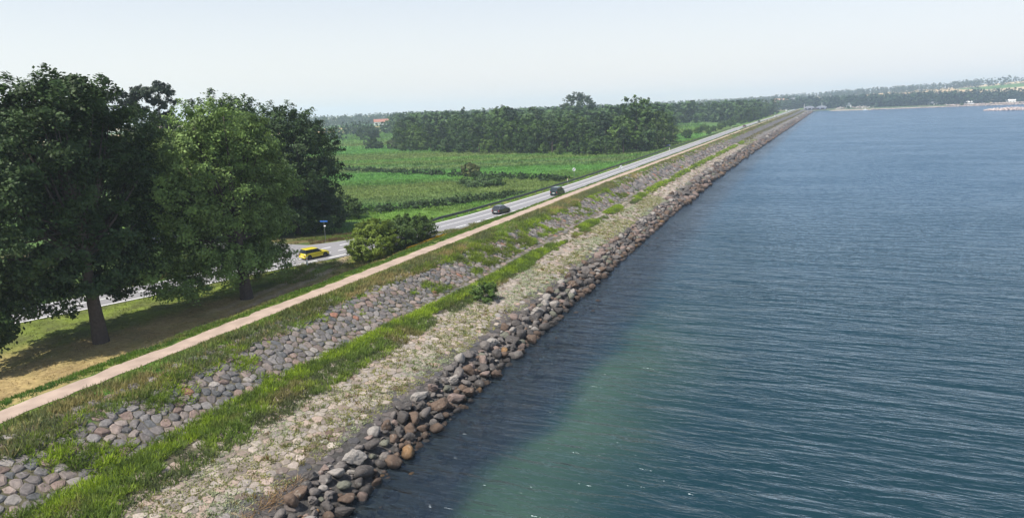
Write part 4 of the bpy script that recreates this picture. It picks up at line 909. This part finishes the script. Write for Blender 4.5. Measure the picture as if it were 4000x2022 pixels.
# ------------------------------------------------------------------ cars
def loft(rings, close=True):
    n = len(rings[0]); V = [p for r_ in rings for p in r_]; F = []
    for i in range(len(rings)-1):
        for k in range(n): F.append([i*n+k, i*n+(k+1) % n, (i+1)*n+(k+1) % n, (i+1)*n+k])
    if close: F.append(list(range(n))[::-1]); F.append([(len(rings)-1)*n+k for k in range(n)])
    return V, F
def car(name, x, y, th, label, paint, L, W, H, belt, sections, cab, pillar, roofmat=None, cat='car', group='cars along the dike road', wr=.31, axle=(.78, .8), z=3.405, sill=True, plate=True):
    """sections: (y from rear, half-width factor, top height, bottom); cab: rear base, front base, rear roof, front roof (y from rear), roof half-width factor"""
    e = empty(name, (x, y, z), -R(th)); tag(e, label, cat, group); hw = W/2; y0 = -L/2
    rings = []
    for (s, wf, zt, zb) in sections:
        w_ = hw*wf; zm = zb+(zt-zb)*.5
        rings.append([(-w_*.9, y0+s, zb), (-w_, y0+s, zb+.1), (-w_*1.0, y0+s, zm), (-w_*.965, y0+s, zt-.07), (-w_*.86, y0+s, zt), (0, y0+s, zt+.02), (w_*.86, y0+s, zt), (w_*.965, y0+s, zt-.07), (w_, y0+s, zm), (w_, y0+s, zb+.1), (w_*.9, y0+s, zb)])
    V, F = loft(rings); MB().add(V, F).build('body', paint, e, smooth=False)
    rb_, fb_, rr_, fr_, rf = cab; A = [(-hw*.93, y0+rb_, belt), (hw*.93, y0+rb_, belt), (hw*.93, y0+fb_, belt), (-hw*.93, y0+fb_, belt)]; B = [(-hw*rf, y0+rr_, H-.06), (hw*rf, y0+rr_, H-.06), (hw*rf, y0+fr_, H-.06), (-hw*rf, y0+fr_, H-.06)]
    A = [Vector(p) for p in A]; B = [Vector(p) for p in B]
    MB().add(A+B, [[0, 1, 5, 4], [1, 2, 6, 5], [2, 3, 7, 6], [3, 0, 4, 7], [4, 5, 6, 7], [3, 2, 1, 0]]).build('window_pillars', pillar, e)
    rings = [[(sx*hw*rf*k, y0+s, H-.06+dz) for sx, k, dz in ((-1, 1.03, -.01), (-1, .9, .045), (-1, .4, .065), (1, .4, .065), (1, .9, .045), (1, 1.03, -.01))] for s in (rr_-.05, rr_+.12, (rr_+fr_)/2, fr_-.15, fr_+.03)]
    for r_ in (rings[0], rings[-1]):
        for i in range(1, 5): r_[i] = (r_[i][0], r_[i][1], r_[i][2]-.03)
    V, F = loft(rings); MB().add(V, F).build('roof', roofmat or paint, e, smooth=False)
    def pane(nm, a, b, c, d, ins=(.06, .1)):
        a, b, c, d = (Vector(q) for q in (a, b, c, d)); nrm = (b-a).cross(d-a).normalized()*.012
        def at(u, v): return (a.lerp(b, u)).lerp(d.lerp(c, u), v)+nrm
        u0, v0 = ins; MB().add([at(u0, v0), at(1-u0, v0), at(1-u0, 1-v0), at(u0, 1-v0)], [[0, 1, 2, 3]]).build(nm, MAT['glass'], e)
    pane('rear_window', A[0], A[1], B[1], B[0]); pane('windscreen', A[2], A[3], B[3], B[2])
    for P_, Q_, U_, W_ in ((A[1], A[2], B[2], B[1]), (A[3], A[0], B[0], B[3])):
        m0, m1 = P_.lerp(Q_, .48), W_.lerp(U_, .48); pane('side_window', P_, m0, m1, W_, (.07, .12)); pane('side_window', m0, Q_, U_, m1, (.05, .12))
    for sx in (-1, 1):
        for s in (axle[0], L-axle[1]):
            c = (sx*(hw-.10), y0+s, wr)
            mb = MB(); mb.tube([(c[0]-.11, c[1], wr), (c[0]+.11, c[1], wr)], wr, 20); w1 = mb.build('wheel', MAT['black'], e)
            MB().tube([(c[0]+sx*.085, c[1], wr), (c[0]+sx*.118, c[1], wr)], wr*.62, 14).build('rim', MAT['rim'], w1)
            ar = MB(); ar.tube([(c[0]-.13*sx, c[1], wr+.02), (c[0]+sx*.098, c[1], wr+.02)], wr*1.17, 20); ar.build('wheel_arch', MAT['black'], e)
        zt = sections[0][2]; MB().box((sx*hw*.78, y0-.005, zt*.78), (.13, .05, zt*.26)).build('tail_light', MAT['red'], e)
        zf = sections[-1][2]; MB().box((sx*hw*.66, -y0-.03, zf*.86), (.26, .09, .15)).build('headlight', MAT['lamp'], e)
        MB().box((sx*(hw+.07), y0+cab[1]-.35, belt+.07), (.16, .1, .12)).build('wing_mirror', pillar, e)
    if plate: MB().box((0, y0-.012, sections[0][2]*.58), (.5, .02, .11)).build('number_plate', MAT['white'], e)
    if sill: MB().box((0, 0, .24), (W*.985, L*.93, .16)).build('lower_trim', MAT['black'], e); MB().box((0, y0+.05, .38), (W*.88, .16, .2)).build('bumper', paint, e)
    return e
YEL = simple('yellow_paint', (.62, .52, .035), .3, coat=.6); GRY = simple('dark_grey_paint', (.055, .058, .065), .28, metal=.3, coat=.7)
GRN = simple('dark_green_paint', (.012, .035, .032), .28, metal=.2, coat=.7); DRD = simple('dark_red_paint', (.09, .025, .025), .3, coat=.6); WHP = simple('white_paint', (.75, .76, .76), .3, coat=.5)
BLP = simple('blue_paint', (.03, .08, .28), .3, coat=.5); TRIM = simple('dark_trim', (.02, .021, .023), .35)
mini = [(0, .86, .78, .34), (.12, .95, .86, .24), (.6, 1, .9, .2), (1.5, 1, .9, .2), (2.45, 1, .9, .2), (3.0, .98, .86, .2), (3.45, .93, .78, .22), (3.68, .8, .66, .3)]
car('hatchback', -58.45, 71.85, 21, 'bright yellow hatchback with black windows leaving the junction', YEL, 3.68, 1.70, 1.42, .88, mini, (.08, 2.55, .32, 1.95, .80), TRIM, YEL, axle=(.66, .72))
hatch = [(0, .84, .88, .38), (.15, .95, .95, .26), (.8, 1, .96, .2), (2.0, 1, .95, .2), (2.8, 1, .93, .2), (3.5, .97, .84, .2), (3.9, .9, .74, .25), (4.1, .76, .62, .34)]
car('hatchback', -48.75, 112.3, 7, 'dark grey hatchback driving away beside the start of the crash barrier', GRY, 4.1, 1.76, 1.5, .94, hatch, (.05, 2.95, .55, 2.1, .74), GRY)
van = [(0, .9, 1.0, .38), (.12, .97, 1.02, .26), (.9, 1, 1.02, .22), (2.2, 1, 1.0, .22), (3.3, 1, .98, .22), (3.9, .96, .9, .24), (4.35, .88, .76, .3), (4.5, .78, .64, .36)]
car('minivan', -46.75, 138.4, 4, 'dark green minivan driving away along the straight', GRN, 4.5, 1.8, 1.76, 1.0, van, (.02, 3.75, .2, 2.6, .80), GRN)
car('hatchback', -33.9, 509, 6, 'small dark red car far along the straight road', DRD, 4.1, 1.76, 1.5, .94, hatch, (.05, 2.95, .55, 2.1, .74), TRIM)
car('hatchback', -29.0, 604, 6, 'tiny dark car on the road beyond the dark red one', GRY, 4.1, 1.76, 1.5, .94, hatch, (.05, 2.95, .55, 2.1, .74), TRIM)
car('minivan', -21.6, 786, 6, 'white car far along the road where the wood comes close', WHP, 4.5, 1.8, 1.76, 1.0, van, (.02, 3.75, .2, 2.6, .80), TRIM)
car('minivan', -12.4, 958, 6, 'white car at the far end of the dike road', WHP, 4.5, 1.8, 1.76, 1.0, van, (.02, 3.75, .2, 2.6, .80), TRIM)
car('hatchback', -53.4, 316, 5, 'blue car parked in the shade below the crash barrier by the wood', BLP, 4.1, 1.76, 1.5, .94, hatch, (.05, 2.95, .55, 2.1, .74), TRIM, z=float(ground_z(-53.4, 316)))
big = [(0, .95, 1.5, .4), (.2, 1, 1.55, .3), (3, 1, 1.55, .3), (5.5, 1, 1.5, .3), (6.6, .9, 1.0, .3)]
car('camper_van', -17, 1190, 6, 'white camper van parked by the trees at the end of the dike', WHP, 6.6, 2.2, 2.9, 1.5, big, (0.0, 6.0, .1, 5.2, .9), WHP, cat='van', group='white vans', wr=.36, axle=(1.4, 1.2), z=float(ground_z(-17, 1190))+.1)

# ------------------------------------------------------------------ crash barrier
gy = np.arange(98, 522, 2.0); gx = lambda Y: RL(Y)-1.0
e = empty('crash_barrier', (float(gx(98)), 98, 3.35)); tag(e, 'long grey steel crash barrier on short posts along the landward road edge', 'crash barrier')
pr = [(.0, .42), (.05, .48), (.05, .56), (.01, .62), (.05, .68), (.05, .76), (.0, .82), (-.02, .82), (-.02, .42)]
zb = np.interp(gy, [98, 106], [2.85, 3.35])*0 + np.where(gy < 102, 3.15, 3.36)
rings = [[(float(gx(y))+a*1.6-e.location.x, y-98, b+z_-3.35) for a, b in pr] for y, z_ in zip(gy, zb)]
V, F = loft(rings); MB().add(V, F).build('rail', simple('dull_steel', (.055, .062, .062), .6, metal=.2, noise=.25, nscale=1.5), e)
for i, y in enumerate(np.arange(99, 499, 4.0)):
    if i == 0: pm = npmesh('post', np.array(MB().box((0, 0, .33), (.09, .12, .86)).V), MB().box((0, 0, .33), (.09, .12, .86)).F, MAT['steel'])
    o = link(bpy.data.objects.new('post', pm), e); o.location = (float(gx(y))-.12-e.location.x, y-98, 0)

# ------------------------------------------------------------------ signs and posts
def marker_post(x, y, label):
    e = empty('marker_post', (x, y, float(ground_z(x, y)))); tag(e, label, 'marker post', 'white roadside marker posts')
    MB().box((0, 0, .5), (.15, .10, 1.1), .3).build('post', MAT['white'], e); MB().box((0, -.003, .86), (.156, .104, .14), .3).build('reflector_band', simple('amber_reflector', (.55, .16, .04), .3), e)
for x, y, lb in ((-56.6, 68.0, 'white marker post with orange reflector beside the yellow car'), (-51.9, 161.4, 'white marker post at the crash barrier beside the left round sign'), (-46.4, 276.6, 'white marker post at the barrier in front of the dark end of the wood'),
                 (-40.4, 485, 'small white marker post far along the road just before the dark red car'), (-30.9, 620, 'farthest white marker post, beyond the tiny dark car')): marker_post(x, y, lb)
def round_sign(x, y, lb, zb):
    e = empty('round_sign', (x, y, zb), R(-2)); tag(e, lb, 'road sign', 'round road signs')
    MB().tube([(0, .06, -.3), (0, .06, 3.3)], .038, 8).build('pole', MAT['steel'], e)
    MB().tube([(0, .0, 2.95), (0, .03, 2.95)], .40, 32).build('sign_disc', simple('sign_face', (.55, .57, .58), .5), e)
    mb = MB()
    for k in (-1, 0, 1):
        c = Vector((0, -.004, 2.95)); d = Vector((1, 0, 1)).normalized(); n_ = Vector((-1, 0, 1)).normalized()*k*.075
        L_ = .33; q = Vector((-1, 0, 1)).normalized()*.026; mb.add([c+n_-d*L_-q, c+n_+d*L_-q, c+n_+d*L_+q, c+n_-d*L_+q], [[0, 1, 2, 3]])
    mb.build('black_diagonal_stripes', MAT['black'], e); return e
round_sign(-51.6, 166, 'round white end-of-limit sign behind the crash barrier, against the meadow', float(ground_z(-51.6, 166))-.1)
round_sign(-44.3, 186, 'round white end-of-limit sign on the verge between road and footpath', float(ground_z(-44.3, 186))-1.3)
e = empty('street_sign', (-64.3, 81.9, float(ground_z(-64.3, 81.9))), R(10)); tag(e, 'blue street-name sign on a thin grey pole at the road junction', 'street sign')
MB().tube([(0, 0, -.2), (0, 0, 3.3)], .035, 8).build('pole', MAT['steel'], e); MB().box((0, -.05, 3.15), (1.2, .03, .18)).build('name_plate', MAT['blue'], e); MB().box((.1, -.05, 2.45), (.3, .03, .16)).build('arrow_plate', MAT['white'], e)

# ------------------------------------------------------------------ far end of the dike
def hz(x, y): return float(far_z(np.array(float(x)), np.array(float(y)))) if (x > 25 or y > 1250) else float(ground_z(x, y))
for x, y, h, lb in ((9, 1215, 10, 'tall thin pole left of the dark pavilion at the dike end'), (35, 1225, 11, 'tall thin pole right of the dark pavilion at the dike end')):
    e = empty('light_pole', (x, y, 1.8)); tag(e, lb, 'pole', 'poles at the dike end'); MB().tube([(0, 0, 0), (0, 0, h)], [.3, .18], 8).build('mast', MAT['white'], e); MB().box((0, -.4, h), (.4, 1.2, .2)).build('lamp_head', MAT['white'], e)
DW = simple('dark_timber', (.07, .055, .055), .8, noise=.2); RF = simple('grey_roof', (.22, .23, .26), .6)
e = empty('pavilion', (14, 1192, 2.2), R(-4)); tag(e, 'low dark timber pavilion with two arched grey roofs at the dike end', 'pavilion')
MB().box((12, 0, 1.7), (30, 7, 3.4)).build('wall', DW, e)
for cx in (2, 20):
    rings = [[(cx+7.4*math.cos(a), yy_, 3.2+3.0*math.sin(a)) for a in np.linspace(math.pi, 0, 11)]+[(cx+7.4, yy_, 2.9), (cx-7.4, yy_, 2.9)] for yy_ in (-5, 5)]
    V, F = loft(rings); MB().add(V, F).build('arched_roof', RF, e)
for cx in (0, 6, 18, 25): MB().box((cx, -3.56, 1.9), (2.2, .1, 1.8)).build('window', simple('pale_pane', (.5, .5, .58), .3), e)
HW = simple('white_wall', (.74, .73, .70), .7); RRF = simple('red_tile', (.30, .11, .07), .8, noise=.2)
def house(x, y, w_, d_, h_, rh, rot, lb, wall=HW, roof=RF, cat='house', name='house', zoff=0, group='houses on the far shore'):
    e = empty(name, (x, y, hz(x, y)+zoff-.2), R(rot)); tag(e, lb, cat, group)
    MB().box((0, 0, h_/2), (w_, d_, h_)).build('wall', wall, e)
    o = .5; MB().add([(-w_/2-o, -d_/2-o, h_-.1), (w_/2+o, -d_/2-o, h_-.1), (w_/2+o, d_/2+o, h_-.1), (-w_/2-o, d_/2+o, h_-.1), (-w_/2-o, 0, h_+rh), (w_/2+o, 0, h_+rh)], [[0, 1, 5, 4], [2, 3, 4, 5], [1, 2, 5], [3, 0, 4], [3, 2, 1, 0]]).build('roof', roof, e)
    for k in range(max(1, int(w_/4))): MB().box((-w_/2+2+4*k if w_ > 4 else 0, -d_/2-.03, h_*.5), (1.2, .06, 1.2)).build('window', MAT['glass'], e)
    return e
house(78, 1296, 7, 8, 5, 4, 88, 'small white gabled house at the foot of the trees behind the rubble heaps')
house(203, 1318, 14, 7, 3.4, 2.0, 5, 'grey-roofed cabin in front of the trees, left of the long white cabin')
house(215, 1316, 14, 6, 2.4, 1.2, 3, 'long low white cabin in front of the trees across the water', roof=HW)
house(252, 1318, 10, 6, 3.0, 1.6, 0, 'white cabin on the reed edge across the water', roof=HW)
house(314, 1340, 13, 6, 3.0, 1.8, 0, 'white cabin at the right edge under the hillside trees', roof=HW)
house(263, 1475, 12, 8, 5, 4, 10, 'white house half hidden among the trees on the slope', zoff=5)
house(-8, 1560, 16, 9, 6, 5, 0, 'white farmhouse on the horizon above the end of the dike', zoff=8)
house(-31, 1500, 26, 10, 5, 6, 0, 'tan-roofed farm building on the horizon left of the white farmhouse', roof=simple('tan_roof', (.42, .26, .19), .8), zoff=8)
house(-675, 1062, 46, 12, 6, 5, 32, 'long red-roofed farm barn among the wheat fields behind the meadow', roof=RRF, name='barn', cat='barn', group='red barns behind the meadow')
house(-640, 1086, 20, 10, 6, 5, 32, 'short red-roofed barn right of the long barn behind the meadow', roof=RRF, name='barn', cat='barn', group='red barns behind the meadow')
car('camper_van', 243, 1246, 80, 'white van parked on the gravel shore across the water', WHP, 6.6, 2.2, 2.9, 1.5, big, (0.0, 6.0, .1, 5.2, .9), WHP, cat='van', group='white vans', wr=.36, axle=(1.4, 1.2), z=hz(243, 1246)+.05)
PINK = [(.44, .35, .31), (.40, .33, .31), (.48, .40, .35), (.34, .29, .28)]
L = []; 
for i in range(620):
    t = rb.random(); x = 189+t*110; y = 908-t*52+rb.gauss(0, 2.2); hh_ = 3.1*math.exp(-((y-908+t*52)/3.0)**2)*min(1, t*9+.25); L.append((x, y, hh_*rb.uniform(.3, .9), rb.uniform(.8, 1.5), np.array(rb.choice(PINK))))
merged_stones('breakwater', L, 1, 'low breakwater of pale pink rocks lying in the water at the right edge', 'breakwater', kind='thing')
L = []
for i in range(900):
    x = rb.uniform(100, 420); y = float(shore_y(np.array(x)))+rb.uniform(-3, 3); L.append((x, y, rb.uniform(.2, 1.0), rb.uniform(.6, 1.2), np.array(rb.choice(PINK))*.85))
for i in range(300):
    x = rb.uniform(205, 330); y = float(shore_y(np.array(x)))+24+rb.uniform(-3, 3); L.append((x, y, 1.9+rb.uniform(.2, 1.0), rb.uniform(.6, 1.2), np.array(rb.choice(PINK))))
merged_stones('shore_stones', L, 1, 'band of pale pinkish stones along the far shore', 'rocks')
for (x, y, w_, lb) in ((62, 1212, 9, 'pale rubble heap on the far shore, the left one of two'), (92, 1222, 15, 'long pale rubble heap on the far shore beside a green bush')):
    L = [(x+rb.gauss(0, w_*.4), y+rb.gauss(0, 2), 1.7+max(0, rb.gauss(1.2, .9)), rb.uniform(.5, 1.2), np.array(rb.choice([(.5, .46, .40), (.42, .38, .34), (.25, .2, .17)]))) for _ in range(80)]
    o = merged_stones('rubble_heap', L, 1, lb, 'rubble heap'); o['group'] = 'rubble heaps on the far shore'; o['kind'] = 'thing'
e = empty('motor_boat', (92, 1152, 0), R(-80)); tag(e, 'small white boat moored at the far shore', 'boat')
V, F = loft([[(-a, s, .9), (-a*.7, s, -.1), (a*.7, s, -.1), (a, s, .9)] for s, a in ((-3, 1.0), (0, 1.15), (2, .8), (3.2, .08))]); MB().add(V, F).build('hull', HW, e); MB().box((0, -.3, 1.4), (1.4, 2.2, 1.1), 0, .8).build('cabin', HW, e)

# ------------------------------------------------------------------ summer haze in the air
m, n, out = newmat('haze'); v = N(n, 'ShaderNodeVolumePrincipled'); v.inputs['Color'].default_value = (.74, .87, 1.0, 1); v.inputs['Density'].default_value = .00025; v.inputs['Anisotropy'].default_value = .2
n.links.new(v.outputs[0], out.inputs['Volume'])
tag(MB().box((0, 3000, 58), (13000, 11000, 128)).build('haze', m), 'thin summer haze in the air', kind='stuff')
